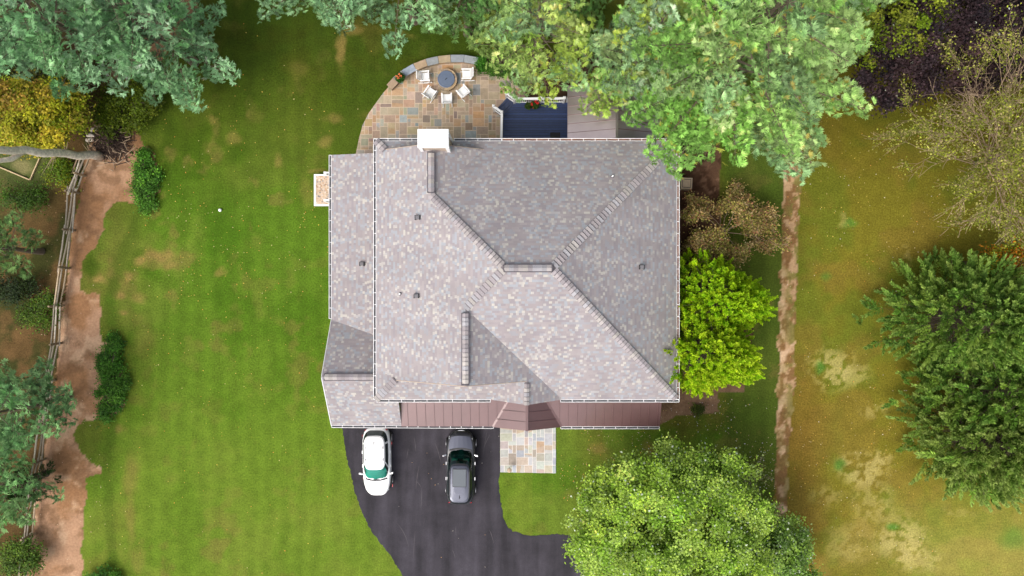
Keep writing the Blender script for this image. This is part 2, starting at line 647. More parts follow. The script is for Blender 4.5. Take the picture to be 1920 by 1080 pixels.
# dark mown line curving along the left edge
ln = np.abs(PXg - np.interp(PYg, [370, 470, 560, 700, 850, 960, 1080], [275, 232, 205, 222, 200, 203, 215]) + (mid - 0.5) * 12)
lawn = mixc(lawn, (58, 82, 18), (1 - sstep(3, 16, ln)) * 0.35 * (PYg > 380))
lawn = mixc(lawn, (62, 88, 16), (1 - sstep(6, 26, np.abs(PXg - 170) + np.abs(PYg - 500) * .6)) * 0.8)

dirt = np.ones(GX.shape + (3,)) * np.array((168, 122, 86.0))
dirt = mixc(dirt, (146, 98, 58), sstep(0.42, 0.62, nz(2.4, 90)))
dirt = mixc(dirt, (186, 146, 108), sstep(0.55, 0.7, nz(1.0, 93)) * 0.7)
dirt = mixc(dirt, (120, 82, 50), sstep(0.58, 0.72, nz(0.8, 96)) * 0.6)
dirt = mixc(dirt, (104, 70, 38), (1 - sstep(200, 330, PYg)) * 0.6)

forest = np.ones(GX.shape + (3,)) * np.array((112, 76, 38.0))
forest = mixc(forest, (70, 70, 24), sstep(0.45, 0.6, nz(1.8, 101)) * 0.9)
forest = mixc(forest, (132, 88, 48), sstep(0.5, 0.7, nz(1.2, 104)) * 0.8)
forest = mixc(forest, (96, 104, 46), (1 - sstep(300, 440, PYg)) * (1 - sstep(60, 140, PXg)) * 0.85)
forest = mixc(forest, (170, 145, 92), (1 - sstep(0.4, 1.2, np.sqrt(((jx - 45) / 22) ** 2 + ((jy - 312) / 16) ** 2))) * 0.8)
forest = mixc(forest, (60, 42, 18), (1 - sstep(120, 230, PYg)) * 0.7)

track = np.ones(GX.shape + (3,)) * np.array((172, 134, 92.0))
track = mixc(track, (126, 88, 46), sstep(0.44, 0.54, fbm(GX * 1.6, GY, 0.6, 111)))
track = mixc(track, (196, 158, 120), sstep(0.56, 0.66, fbm(GX * 1.3, GY, 0.8, 114)) * 0.9 * (1 - sstep(1484, 1496, PXg)))
track = mixc(track, (112, 104, 40), sstep(0.46, 0.56, nz(0.7, 117)) * 0.85 * (.35 + .65 * sstep(1468, 1486, PXg)))

field = np.ones(GX.shape + (3,)) * np.array((118, 102, 28.0))
field = mixc(field, (100, 102, 26), sstep(0.44, 0.62, nz(3.2, 121)) * 0.8)
field = mixc(field, (130, 96, 40), sstep(0.5, 0.66, nz(2.2, 124)) * 0.45)
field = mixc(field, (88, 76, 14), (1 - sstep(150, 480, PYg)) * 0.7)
field = mixc(field, (142, 130, 58), sstep(850, 1060, PYg) * sstep(1600, 1800, PXg) * 0.8)
field = mixc(field, (150, 120, 62), sstep(860, 1000, PYg) * 0.45 * sstep(0.4, 0.6, nz(1.5, 127)))
field = mixc(field, (128, 88, 34), (1 - sstep(1505, 1570, PXg)) * sstep(560, 760, PYg) * 0.6)
for (cx, cy, rx, ry, a) in [(1560, 690, 42, 34, .95), (1600, 705, 30, 20, .7), (1615, 880, 46, 30, .9), (1660, 860, 20, 16, .7), (1690, 1010, 46, 38, .9), (1640, 940, 40, 40, .55),
                            (1582, 412, 10, 14, .6), (1640, 770, 26, 12, .6), (1700, 480, 8, 26, .5), (1550, 930, 30, 16, .5), (1720, 1050, 50, 20, .7), (1590, 1020, 40, 40, .4), (1790, 960, 40, 10, .4)]:
    dd = np.sqrt(((jx - cx) / rx) ** 2 + ((jy - cy) / ry) ** 2)
    pt = (1 - sstep(0.5, 1.5, dd)) * a * sstep(0.42, 0.54, fbm(GX, GY, 0.34, 133) + (1 - np.clip(dd, 0, 1)) * 0.04) * .8
    field = mixc(field, (180, 152, 98), pt)
for (cx, cy, rx, ry, a) in [(1535, 690, 9, 12, .8), (1575, 876, 12, 10, .8), (1670, 985, 12, 8, .8), (1596, 418, 12, 8, .7), (1550, 520, 10, 8, .6), (1900, 1010, 30, 20, .5)]:
    dd = np.sqrt(((jx - cx) / rx) ** 2 + ((jy - cy) / ry) ** 2)
    field = mixc(field, (78, 118, 40), (1 - sstep(0.3, 1.5, dd)) * a)
mulch = np.ones(GX.shape + (3,)) * np.array((116, 80, 56.0))
mulch = mixc(mulch, (84, 54, 36), sstep(0.45, 0.6, nz(0.6, 141)))
mulch = mixc(mulch, (160, 118, 88), sstep(0.58, 0.68, nz(0.45, 144)) * 0.8)
mulch = mixc(mulch, (158, 120, 88), sstep(700, 745, PYg) * 0.75)
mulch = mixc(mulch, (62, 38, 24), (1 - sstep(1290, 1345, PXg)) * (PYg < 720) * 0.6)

reg = np.zeros(GX.shape, int)
reg[inpoly(jx, jy, FIELD)] = 4
jt = PXg + (nz(0.7, 15, 3) - 0.5) * 14
reg[inpoly(jt, PYg, TRACK)] = 3
reg[inpoly(jx, jy, FOREST)] = 2
reg[inpoly(jx, jy, DIRT)] = 1
for q in MULCH:
    reg[inpoly(PXg + (nz(0.7, 18, 3) - 0.5) * 8, PYg + (nz(0.7, 19, 3) - 0.5) * 8, q)] = 5
names = ['lawn', 'dirt_bed', 'woodland_floor', 'dirt_track', 'field', 'mulch_bed']
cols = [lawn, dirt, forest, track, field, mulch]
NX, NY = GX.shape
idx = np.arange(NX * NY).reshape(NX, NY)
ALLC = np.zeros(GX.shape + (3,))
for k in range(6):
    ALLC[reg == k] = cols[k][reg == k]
for k, (ds, br) in {0: (.05, np.array((.99, .97, .92))), 1: (.27, 1.12), 2: (.20, np.array((.86, .92, .88))), 3: (.22, 1.12), 4: (.10, np.array((1.02, 1.10, 1.0))), 5: (.2, .95)}.items():
    m_ = reg == k
    lum = ALLC[m_] @ np.array((.3, .59, .11))
    ALLC[m_] = (ALLC[m_] * (1 - ds) + lum[:, None] * ds) * br
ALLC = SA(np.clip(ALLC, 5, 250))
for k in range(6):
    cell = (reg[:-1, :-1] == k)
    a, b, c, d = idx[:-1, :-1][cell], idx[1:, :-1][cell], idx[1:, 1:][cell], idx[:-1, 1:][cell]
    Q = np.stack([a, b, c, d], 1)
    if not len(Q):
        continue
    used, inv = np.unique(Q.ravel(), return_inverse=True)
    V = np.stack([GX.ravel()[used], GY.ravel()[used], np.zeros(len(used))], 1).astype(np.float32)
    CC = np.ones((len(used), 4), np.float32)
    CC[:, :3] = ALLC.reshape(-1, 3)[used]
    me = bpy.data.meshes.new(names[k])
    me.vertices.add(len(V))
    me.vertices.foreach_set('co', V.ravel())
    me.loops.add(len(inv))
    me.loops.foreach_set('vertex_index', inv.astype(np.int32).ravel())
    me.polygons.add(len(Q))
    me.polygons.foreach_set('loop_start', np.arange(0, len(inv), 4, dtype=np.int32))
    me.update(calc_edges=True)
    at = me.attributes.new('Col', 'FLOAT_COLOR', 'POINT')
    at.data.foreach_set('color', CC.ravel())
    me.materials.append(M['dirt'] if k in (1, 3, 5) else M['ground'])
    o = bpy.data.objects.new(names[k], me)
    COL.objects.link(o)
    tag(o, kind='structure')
g = MB().poly([(-600, -600, -0.06), (600, -600, -0.06), (600, 600, -0.06), (-600, 600, -0.06)], S(92, 100, 34))
tag(g.build('ground', M['ground']), kind='structure')

# driveway: a sheet of asphalt a little above the lawn
DRIVE = [(641, 770), (641, 797), (648, 850), (657, 885), (665, 920), (676, 953), (690, 985), (707, 1010), (725, 1032), (741, 1056), (757, 1082), (800, 1160), (830, 1260), (840, 1500),
         (1160, 1500), (1150, 1200), (1112, 1100), (1092, 1064), (1078, 1048), (1074, 1020), (1068, 1003), (1040, 1001), (1010, 1004), (985, 1003), (962, 996), (950, 986), (943, 968),
         (940, 945), (936, 925), (935, 895), (938, 880), (938, 770)]
rg = random.Random(4)


def dense(poly, step, jit):
    out = []
    for i in range(len(poly)):
        a, b = poly[i], poly[(i + 1) % len(poly)]
        n = max(1, int(math.hypot(b[0] - a[0], b[1] - a[1]) / step))
        for k in range(n):
            t = k / n
            out.append((a[0] + (b[0] - a[0]) * t + rg.uniform(-jit, jit), a[1] + (b[1] - a[1]) * t + rg.uniform(-jit, jit)))
    return out


dr = MB().prism([P2(*q) for q in dense(DRIVE, 4, 1.3)], -0.05, 0.012)
tag(dr.build('driveway', M['asphalt']), kind='structure')



wear = MB()          # pale scuffs and tyre scrapes on the asphalt, thin dry films of dust
rw = random.Random(9)
for q in range(18):
    px, py = rw.uniform(670, 930), rw.uniform(830, 1060)
    if not inpoly(np.array([px - 14., px + 14.]), np.array([py, py]), DRIVE).all():
        continue
    x, y, _ = P(px, py)
    a_ = PI / 2 + rw.gauss(0, .25) + (.35 if px < 720 else 0)
    cv = rw.gauss(0, .35)
    L_ = rw.uniform(.6, 2.6)
    pr = None
    for k in range(9):
        a_ += cv / 9
        x, y = x + math.cos(a_) * L_ / 9, y + math.sin(a_) * L_ / 9
        wd = .022 * math.sin(PI * (k + .6) / 9.2) * rw.uniform(.6, 1.3)
        nx_, ny_ = -math.sin(a_) * wd, math.cos(a_) * wd
        cu = ((x - nx_, y - ny_, .016), (x + nx_, y + ny_, .016))
        if pr:
            wear.poly([pr[0], pr[1], cu[1], cu[0]])
        pr = cu
tag(wear.build('driveway_scuffs', material('dust_film', S(82, 77, 81), rough=0.95)), kind='structure')


# ------------------------------------------------------------------ flagstone paving
def clip_rect(poly, x0, x1, y0, y1):
    def clip(pts, ins, cut):
        out = []
        for i in range(len(pts)):
            a, b = pts[i - 1], pts[i]
            ia, ib = ins(a), ins(b)
            if ia != ib:
                out.append(cut(a, b))
            if ib:
                out.append(b)
        return out

    def cx(v):
        return lambda a, b: (v, a[1] + (b[1] - a[1]) * (v - a[0]) / (b[0] - a[0]))

    def cy(v):
        return lambda a, b: (a[0] + (b[0] - a[0]) * (v - a[1]) / (b[1] - a[1]), v)
    for ins, cut in ((lambda p: p[0] >= x0, cx(x0)), (lambda p: p[0] <= x1, cx(x1)), (lambda p: p[1] >= y0, cy(y0)), (lambda p: p[1] <= y1, cy(y1))):
        poly = clip(poly, ins, cut)
        if not poly:
            return []
    return poly


def ashlar(poly, unit, gap, z0, z1, palette, seed, mb, sizes):
    r = random.Random(seed)
    xs, ys = [p[0] for p in poly], [p[1] for p in poly]
    x0, y0 = min(xs), min(ys)
    nx, ny = int((max(xs) - x0) / unit) + 2, int((max(ys) - y0) / unit) + 2
    occ = [[False] * ny for _ in range(nx)]
    for j in range(ny):
        for i in range(nx):
            if occ[i][j]:
                continue
            opts = sizes[:]
            r.shuffle(opts)
            for (a, b) in opts + [(1, 1)]:
                if i + a <= nx and j + b <= ny and not any(occ[i + p][j + q] for p in range(a) for q in range(b)):
                    break
            for p in range(a):
                for q in range(b):
                    occ[i + p][j + q] = True
            rx0, rx1 = x0 + i * unit + gap / 2, x0 + (i + a) * unit - gap / 2
            ry0, ry1 = y0 + j * unit + gap / 2, y0 + (j + b) * unit - gap / 2
            c = clip_rect(poly, rx0, rx1, ry0, ry1)
            if len(c) < 3:
                continue
            c = [(x + r.uniform(-.008, .008), y + r.uniform(-.008, .008)) for x, y in c]
            ar = abs(sum(c[k - 1][0] * c[k][1] - c[k][0] * c[k - 1][1] for k in range(len(c)))) / 2
            if ar < 0.012:
                continue
            base = np.array(r.choice(palette))
            col = base * r.uniform(0.93, 1.05) + np.array([r.uniform(-6, 6) for _ in range(3)])
            zt = z1 + r.uniform(-.004, .004)
            if r.random() < 0.22 and len(c) == 4 and a * b > 1:      # a stone with a rusty stain running across it
                t = r.uniform(.3, .7)
                p = (c[0][0] + (c[1][0] - c[0][0]) * t, c[0][1] + (c[1][1] - c[0][1]) * t)
                q = (c[2][0] + (c[3][0] - c[2][0]) * r.uniform(.3, .7), c[2][1] + (c[3][1] - c[2][1]) * r.uniform(.3, .7))
                c2 = base * 0.6 + np.array((186, 142, 100)) * 0.4
                for pl, cc in (([c[0], p, q, c[3]], col), ([p, c[1], c[2], q], c2)):
                    mb.prism(pl, z0, zt, tuple(SA(cc)))
            else:
                mb.prism(c, z0, zt, tuple(SA(col * .9 + col.mean() * .1)))


PATIO = [(655, 310), (668, 287), (672, 266), (680, 235), (692, 212), (705, 194), (719, 174), (735, 157), (757, 138), (780, 124), (800, 115), (822, 110), (845, 107), (870, 107),
         (895, 111), (918, 118), (940, 130), (962, 146), (985, 168), (985, 310)]
patio_pts = [P2(*q) for q in PATIO]
tag(MB().prism(patio_pts, -0.03, 0.05).build('patio', M['mortar']), kind='structure')
pm = MB()
pal = [(182, 160, 134), (180, 158, 132), (176, 158, 130), (186, 166, 142), (170, 148, 124), (158, 156, 148), (154, 158, 156), (178, 162, 136), (168, 142, 122), (186, 160, 130), (146, 126, 112),
       (176, 162, 142), (190, 154, 116), (166, 158, 138), (184, 162, 138), (172, 156, 128), (178, 162, 134)]
ashlar(patio_pts, 0.26, 0.040, 0.02, 0.06, pal, 12, pm, [(2, 2), (2, 2), (3, 2), (2, 3), (2, 1), (1, 2), (3, 1), (1, 1), (2, 2), (3, 2), (1, 2)])
tag(pm.build('patio_flagstones', M['stone']), kind='structure')
WALK = [(938, 780), (938, 885), (1042, 887), (1042, 780)]
walk_pts = [P2(*q) for q in WALK]
tag(MB().prism(walk_pts, -0.03, 0.05).build('walkway', M['mortar_pale']), kind='structure')
wm = MB()
pal2 = [(186, 189, 189), (178, 185, 188), (190, 190, 186), (172, 178, 182), (196, 182, 168), (188, 172, 156), (190, 189, 180), (172, 162, 148), (184, 187, 186), (182, 186, 188)]
ashlar(walk_pts, 0.27, 0.035, 0.02, 0.062, pal2, 31, wm, [(2, 2), (3, 2), (2, 3), (2, 1), (1, 2), (2, 2), (3, 2), (2, 2)])
tag(wm.build('walkway_flagstones', M['stone']), kind='structure')

# ------------------------------------------------------------------ the house
FY, BY = -6.60, 8.70         # front and back eave lines of the main roof
WX, EX = -8.04, 9.75         # west and east eave lines
ZE, SL = 5.6, 0.58           # eave height and slope
house = empty('house', (0, 0, 0))
tag(house, 'large house with a mottled grey shingle hip roof and a white capped chimney', 'house')


def roof_obj(name, polys, mat, thick=0.16, parent=house):
    mb = MB()
    for pts in polys:
        A = np.array(pts, float)
        n = np.zeros(3)
        for i in range(len(A)):
            a, b = A[i], A[(i + 1) % len(A)]
            n += np.cross(a, b)
        if n[2] < 0:
            A = A[::-1]
            n = -n
        n /= np.linalg.norm(n)
        u = np.cross((0, 0, 1.0), n)
        u = np.array((1.0, 0, 0)) if np.linalg.norm(u) < 1e-5 else u / np.linalg.norm(u)
        v = np.cross(n, u)
        uv = [(float(p @ u), float(p @ v)) for p in A]
        mb.poly(A, uv=uv)
        B = A.copy()
        B[:, 2] -= thick
        mb.poly(B[::-1], uv=uv[::-1])
        for i in range(len(A)):
            j = (i + 1) % len(A)
            mb.poly([A[i], B[i], B[j], A[j]], uv=[(0, 0), (0, .1), (.1, .1), (.1, 0)])
    return mb.build(name, mat, parent)


def zW(x):
    return ZE + SL * (x - WX)


def zN(y):
    return ZE + SL * (BY - y)


def zS(y):
    return ZE + SL * (y - FY)


RH = (BY - FY) / 2
YM = (BY + FY) / 2
RL, RR = (WX + RH, YM, ZE + SL * RH), (EX - RH, YM, ZE + SL * RH)
NRX, NGY = -4.54, 8.10       # north gable: ridge x, gable plane
FRX, FGY = -2.54, -5.34      # front gable
zNR, zFR = zW(NRX), zW(FRX)
nry = BY - (NRX - WX)        # where the north ridge meets the hip
fry = FY + (FRX - WX)
NEX = NRX + (zNR - ZE) / SL  # right eave of the north gable wing
FEX = FRX + (zFR - ZE) / SL
zng, zfg = zN(NGY), zS(FGY)
SGX = 0.84                   # small gable over the entry
zSG = zFR - SL * (SGX - FRX)
SGL = SGX - (zSG - ZE) / SL
west = [(WX, BY, ZE), (WX + (BY - NGY), NGY, zng), (NRX, NGY, zNR), (NRX, nry, zNR), RL, (FRX, fry, zFR), (FRX, FGY, zFR), (WX + (FGY - FY), FGY, zfg), (WX, FY, ZE)]
nwing = [(NRX, nry, zNR), (NRX + (zNR - zng) / SL, NGY, zng), (NRX, NGY, zNR)]
north = [(WX, BY, ZE), (EX, BY, ZE), RR, RL, (NRX, nry, zNR), (NRX + (zNR - zng) / SL, NGY, zng), (WX + (BY - NGY), NGY, zng)]
eastp = [(EX, BY, ZE), (EX, FY, ZE), RR]
south = [RL, (FRX, fry, zFR), (FEX, FY, ZE), (EX, FY, ZE), RR]
pents = [(WX, FY, ZE), (WX + (FGY - FY), FGY, zfg), (SGX - (zSG - zfg) / SL, FGY, zfg), (SGL, FY, ZE)]
fwing = [(FRX, fry, zFR), (FRX, FGY, zFR), (SGX, FGY, zSG), (SGX, FY - 0.12, zSG), (FEX, FY, ZE)]
sgl = [(SGX, FGY, zSG), (SGX - (zSG - zfg) / SL, FGY, zfg), (SGL, FY, ZE), (SGX, FY - 0.12, zSG)]
roof_obj('main_roof', [west, nwing, north, eastp, south, pents, fwing, sgl], M['shingle'])

# walls
wl = MB()
wl.box(-7.62, 9.32, -6.10, 8.24, -0.1, ZE - 0.02)
for yy, rx, zr, x0, x1, zb in ((NGY - 0.25, NRX, zNR, WX + 0.9, NRX + (zNR - zng) / SL - 0.3, zng), (FGY + 0.25, FRX, zFR, WX + 1.5, SGX - 0.2, zfg)):
    s_ = 0.12 if yy > 0 else -0.12
    ps = [(x0, yy, zb - 0.3), (x1, yy, zb - 0.3), (rx, yy, zr - 0.2)]
    wl.hexa(ps if yy < 0 else ps, [(p[0], p[1] + abs(s_), p[2]) for p in ps])
wl.build('wall', M['siding'], house)
gw = MB()
gw.box(-11.0, -7.64, -8.20, 8.0, -0.1, 2.84)
gw.build('wing_wall', M['siding'], house)
# white rake boards of the two gables
for (x0, z0, x1, z1, yy, d) in ((WX + .6, zng, NRX, zNR, NGY, .03), (NRX, zNR, NRX + (zNR - zng) / SL, zng, NGY, .03),
                                (WX + 1.26, zfg, FRX, zFR, FGY, -.03), (FRX, zFR, SGX, zSG, FGY, -.03)):
    MB().bar((x0, yy + d, z0 - .13), (x1, yy + d, z1 - .13), 0.03, 0.2).build('rake_board', M['siding'], house)

# lower roof of the west wing and the garage gable
ZL, SG_, SH_ = 2.9, 0.67, 0.22
GX0, GYR, GY0, GY1 = -11.4, -5.33, -8.66, -2.0
zGR = ZL + SG_ * (GYR - GY0)
xw = -7.60


def zShed(x):
    return ZL + SH_ * (x - GX0)


yv = GY1 - (zShed(xw) - ZL) / SG_
roof_obj('wing_roof', [[(GX0, 8.4, ZL), (GX0, GY1, ZL), (xw, yv, zShed(xw)), (xw, 8.4, zShed(xw))]], M['shingle'])
ytop = -6.85
roof_obj('garage_roof', [
    [(GX0, GY1, ZL), (GX0, GYR, zGR), (xw, GYR, zGR), (xw, yv, zShed(xw))],
    [(GX0, GYR, zGR), (GX0, GY0, ZL), (-6.98, GY0, ZL), (-6.98, -6.08, ZL + SG_ * (-6.08 - GY0)), (xw, -6.08, ZL + SG_ * (-6.08 - GY0)), (xw, GYR, zGR)]], M['shingle'])
MB().hexa([(GX0 + .35, GY1 - .3, ZL - .3), (GX0 + .35, GY0 + .5, ZL - .3), (GX0 + .35, GYR, zGR - .25)],
          [(GX0 + .5, GY1 - .3, ZL - .3), (GX0 + .5, GY0 + .5, ZL - .3), (GX0 + .5, GYR, zGR - .25)]).build('gable_wall', M['siding'], house)
MB().bar((GX0 - .02, GY1, ZL - .1), (GX0 - .02, GYR, zGR - .1), .03, .18).build('rake_board', M['white'], house)
MB().bar((GX0 - .02, GYR, zGR - .1), (GX0 - .02, GY0, ZL - .1), .03, .18).build('rake_board', M['white'], house)

# brown standing seam porch roof along the front, with the entry gable
PYE, PX1 = -8.74, 9.32       # eave line, right end
SPm = 0.30
yb = -6.09
zpb = ZL + SPm * (yb - PYE)
EGX, EGL, EGR = 0.92, -1.20, 3.12
zeg = ZL + 0.52 * (EGR - EGX)
EGY = -8.78


def zP(y):
    return ZL + SPm * (y - PYE)


def zv(zr):
    return min(zr, zpb)


# where the entry gable ridge meets the shed roof is above the wall line: the valleys end at the wall
tL = (zeg - zpb) / (zeg - ZL)
vl, vr = EGX - (EGX - EGL) * tL, EGX + (EGR - EGX) * tL
roof_obj('porch_roof', [[(-6.99, PYE, ZL), (EGL, PYE, ZL), (vl, yb, zpb), (-6.99, yb, zpb)],
                        [(EGR, PYE, ZL), (PX1, PYE, ZL), (PX1, yb, zpb), (vr, yb, zpb)]], M['metalroof'], 0.1)
roof_obj('entry_roof', [[(EGL, PYE, ZL), (EGL, EGY, ZL), (EGX, EGY, zeg), (EGX, yb, zeg), (vl, yb, zpb)],
                        [(EGR, PYE, ZL), (vr, yb, zpb), (EGX, yb, zeg), (EGX, EGY, zeg), (EGR, EGY, ZL)]], M['metalroof'], 0.1)
sm = MB()
x = -6.55
while x < PX1 - 0.05:
    y1 = yb
    y0 = PYE + .01
    if EGL < x < EGR:      # ends at the valley
        t = (x - EGL) / (vl - EGL) if x < EGX else (EGR - x) / (EGR - vr)
        y0 = PYE + (yb - PYE) * t if t < 1 else None
    if y0 is not None:
        sm.bar((x, y0, zP(y0) + .015), (x, y1, zP(y1) + .015), .028, .035)
    x += 0.56
for yy in (-8.25, -7.65, -7.05, -6.45):
    for sgn, xe in ((-1, EGL), (1, EGR)):
        t = (yy - PYE) / (yb - PYE)
        xv = (EGL + (vl - EGL) * t) if sgn < 0 else (EGR + (vr - EGR) * t)
        sm.bar((EGX + sgn * .05, yy, zeg - .52 * .05 + .015), (xv, yy, zeg - .52 * abs(xv - EGX) + .015), .028, .035)
sm.build('roof_seam', M['metalseam'], house)
for a, b, w_, h_ in (((EGL, PYE, ZL + .012), (vl, yb, zpb + .012), .14, .03), ((EGR, PYE, ZL + .012), (vr, yb, zpb + .012), .14, .03),
                     ((EGX, EGY - .02, zeg + .02), (EGX, yb, zeg + .02), .16, .04), ((PX1 - .03, PYE, ZL + .02), (PX1 - .03, yb, zpb + .02), .07, .05)):
    MB().bar(a, b, w_, h_).build('roof_flashing', M['metalroof'], house)
MB().hexa([(EGL + .25, EGY + .3, ZL - .25), (EGR - .25, EGY + .3, ZL - .25), (EGX, EGY + .3, zeg - .2)],
          [(EGL + .25, EGY + .42, ZL - .25), (EGR - .25, EGY + .42, ZL - .25), (EGX, EGY + .42, zeg - .2)]).build('entry_gable', M['white'], house)
for px_ in (-6.8, -4.0, -1.3, 3.2, 6.2, 9.1):
    MB().box(px_ - .1, px_ + .1, PYE + .15, PYE + .35, 0, ZL - .12).build('porch_post', M['white'], house)

# back porch roof
BX0, BXR, BX1, BYN = 3.49, 6.42, 9.35, 12.7
ZB, ZBR = 3.1, 4.25
roof_obj('back_porch_roof', [[(BX0, 8.26, ZB), (BXR, 8.26, ZBR), (BXR, BYN, ZBR), (BX0, BYN, ZB)],
                             [(BXR, 8.26, ZBR), (BX1, 8.26, ZB), (BX1, BYN, ZB), (BXR, BYN, ZBR)]], M['backroof'], 0.1)
sm = MB()
for i in range(8):
    yy = 8.62 + i * .56
    sm.bar((BX0, yy, ZB + .015), (BXR - .04, yy, ZBR), .028, .035)
    sm.bar((BXR + .04, yy, ZBR), (BX1, yy, ZB + .015), .028, .035)
sm.build('roof_seam', M['metalseam'], house)
MB().bar((BXR, 8.26, ZBR + .02), (BXR, BYN + .02, ZBR + .02), .16, .04).build('ridge_cap', M['backroof'], house)
for px_ in (BX0 + .2, BX1 - .2):
    MB().box(px_ - .09, px_ + .09, BYN - .4, BYN - .22, 0, ZB - .1).build('porch_post', M['white'], house)


# gutters: a white trough with a dark inside and white hangers
def gutter(a, b, out, z, leafy=False):
    a, b, o = np.array((*a, z)), np.array((*b, z)), np.array((*out, 0.0))
    d = b - a
    L = np.linalg.norm(d)
    d /= L
    mb = MB()
    mb.bar(a + o * .15, b + o * .15, .024, .12)
    mb.bar(a + o * .012, b + o * .012, .02, .10)
    mb.bar(a + o * .08 - np.array((0, 0, .055)), b + o * .08 - np.array((0, 0, .055)), .13, .012)
    for e in (a, b):
        mb.bar(e + o * .0 + d * (.012 if e is a else -.012), e + o * .165 + d * (.012 if e is a else -.012), .024, .12)
    n = max(1, int(L / .68))
    for i in range(1, n):
        c = a + d * (L * i / n)
        mb.bar(c + np.array((0, 0, .045)), c + o * .15 + np.array((0, 0, .045)), .03, .02)
    g_ = mb.build('gutter', M['white'], house)
    q = MB()
    q.bar(a + d * .03 + o * .08 - np.array((0, 0, .035)), b - d * .03 + o * .08 - np.array((0, 0, .035)), .11, .02)
    q.build('gutter_shade_litter', M['gutter_leaf'] if leafy else M['gutter_in'], g_)  # dark strip stands for shade inside the trough; leafy ones hold litter


zg = ZE - .05
gutter((WX, FY), (WX, BY + .15), (-1, 0), zg)
gutter((WX, FY), (SGL + .02, FY), (0, -1), zg)
gutter((FEX - .1, FY), (EX + .15, FY), (0, -1), zg)
gutter((EX, FY), (EX, BY + .15), (1, 0), zg, True)
gutter((WX, BY), (-5.22, BY), (0, 1), zg)
gutter((-3.44, BY), (-.6, BY), (0, 1), zg)
gutter((-.6, BY), (EX, BY), (0, 1), zg, True)
gutter((GX0, GY1 + .05), (GX0, 8.4), (-1, 0), ZL - .05)
gutter((GX0, GY0), (EGL + .05, GY0 - .06), (0, -1), ZL - .05)
gutter((EGR - .05, PYE), (PX1, PYE), (0, -1), ZL - .05)


# ridge vents and hip caps
capcols = [(172, 164, 165), (180, 173, 171), (168, 160, 162), (174, 172, 176), (184, 178, 173), (166, 159, 162)]
rc = random.Random(8)


def cap_strip(name, a, b, drop, width=.44, step=.24, lift=.07, rails=False):
    a, b = np.array(a, float), np.array(b, float)
    d = b - a
    L = np.linalg.norm(d)
    d /= L
    h = np.cross((0, 0, 1.0), d)
    h /= np.linalg.norm(h)
    up = np.array((0, 0, 1.0))
    mb = MB()
    n = max(2, int(L / step))
    for i in range(n):
        p0 = a + d * (L * i / n - .02) + up * (lift + .055)
        p1 = a + d * (L * (i + (.93 if rails else .72)) / n) + up * (lift + .004)
        hw = width / 2
        col = tuple(SA(np.array(rc.choice(capcols)) * rc.uniform(.92, 1.06), .74))
        dn = up * (drop * hw * .8)
        A = [p0 - h * hw - dn, p0, p0 + h * hw - dn]
        B = [p1 - h * hw - dn, p1, p1 + h * hw - dn]
        t = up * .05
        mb.poly([A[0], A[1], B[1], B[0]], col)
        mb.poly([A[1], A[2], B[2], B[1]], col)
        mb.poly([A[0], A[0] - t, A[1] - t, A[1]], col)
        mb.poly([A[1], A[1] - t, A[2] - t, A[2]], col)
        mb.poly([A[0], B[0], B[0] - t, A[0] - t], col)
        mb.poly([A[2], A[2] - t, B[2] - t, B[2]], col)
    o = mb.build(name, M['cap'], house)
    ul = MB()  # darker strip standing for the shadow gaps between caps
    q0, q1 = a + up * (lift - .012), b + up * (lift - .012)
    wv = h * (width / 2 - .015)
    dz = up * drop * .8 * (width / 2)
    ul.poly([q0 - wv - dz, q0, q1, q1 - wv - dz])
    ul.poly([q0, q0 + wv - dz, q1 + wv - dz, q1])
    ul.build('cap_gap_shade', M['gapshade'], o)
    if rails:
        q = MB()
        for s in (-1, 1):
            c0 = a + h * s * (width / 2 + .025) + up * (lift - drop * width / 2 - .0)
            c1 = b + h * s * (width / 2 + .025) + up * (lift - drop * width / 2 - .0)
            q.bar(c0, c1, .05, .07)
        for e, s in ((a, -1), (b, 1)):
            q.bar(e - h * (width / 2 + .05) + up * (lift - .03) + d * s * .03, e + h * (width / 2 + .05) + up * (lift - .03) + d * s * .03, .05, .07)
        q.build('vent_baffle', M['baffle'], o)
    return o


def lerp(a, b, t):
    return tuple(a[i] + (b[i] - a[i]) * t for i in range(3))


hd = SL * .7071
cap_strip('ridge_vent', RL, RR, SL, width=.34, rails=True, lift=.10)
cap_strip('ridge_vent', (FRX, fry - .3, zFR), (FRX, FGY + .1, zFR), SL, width=.34, rails=True, lift=.10)
cap_strip('ridge_vent', (NRX, nry + .2, zNR), (NRX, 7.60, zNR), SL, width=.34, rails=True, lift=.10)
cap_strip('ridge_vent', (GX0 + .2, GYR, zGR), (xw - .35, GYR, zGR), SG_, width=.34, rails=True, lift=.08)
cap_strip('hip_cap', lerp((EX, BY, ZE), RR, .01), lerp((EX, BY, ZE), RR, .99), hd)
cap_strip('hip_cap', lerp((EX, FY, ZE), RR, .01), lerp((EX, FY, ZE), RR, .99), hd)
cap_strip('hip_cap', (NRX, nry, zNR), lerp((NRX, nry, zNR), RL, .98), hd)
cap_strip('hip_cap', (FRX, fry, zFR), lerp((FRX, fry, zFR), RL, .98), hd)
cap_strip('hip_cap', (WX, FY, ZE), (WX + (FGY - FY), FGY, zfg), hd)
cap_strip('hip_cap', (WX, BY, ZE), (WX + (BY - NGY), NGY, zng), hd)
cap_strip('hip_cap', (SGX, FY - .1, zSG), (SGX, FGY - .1, zSG), SL, .3)

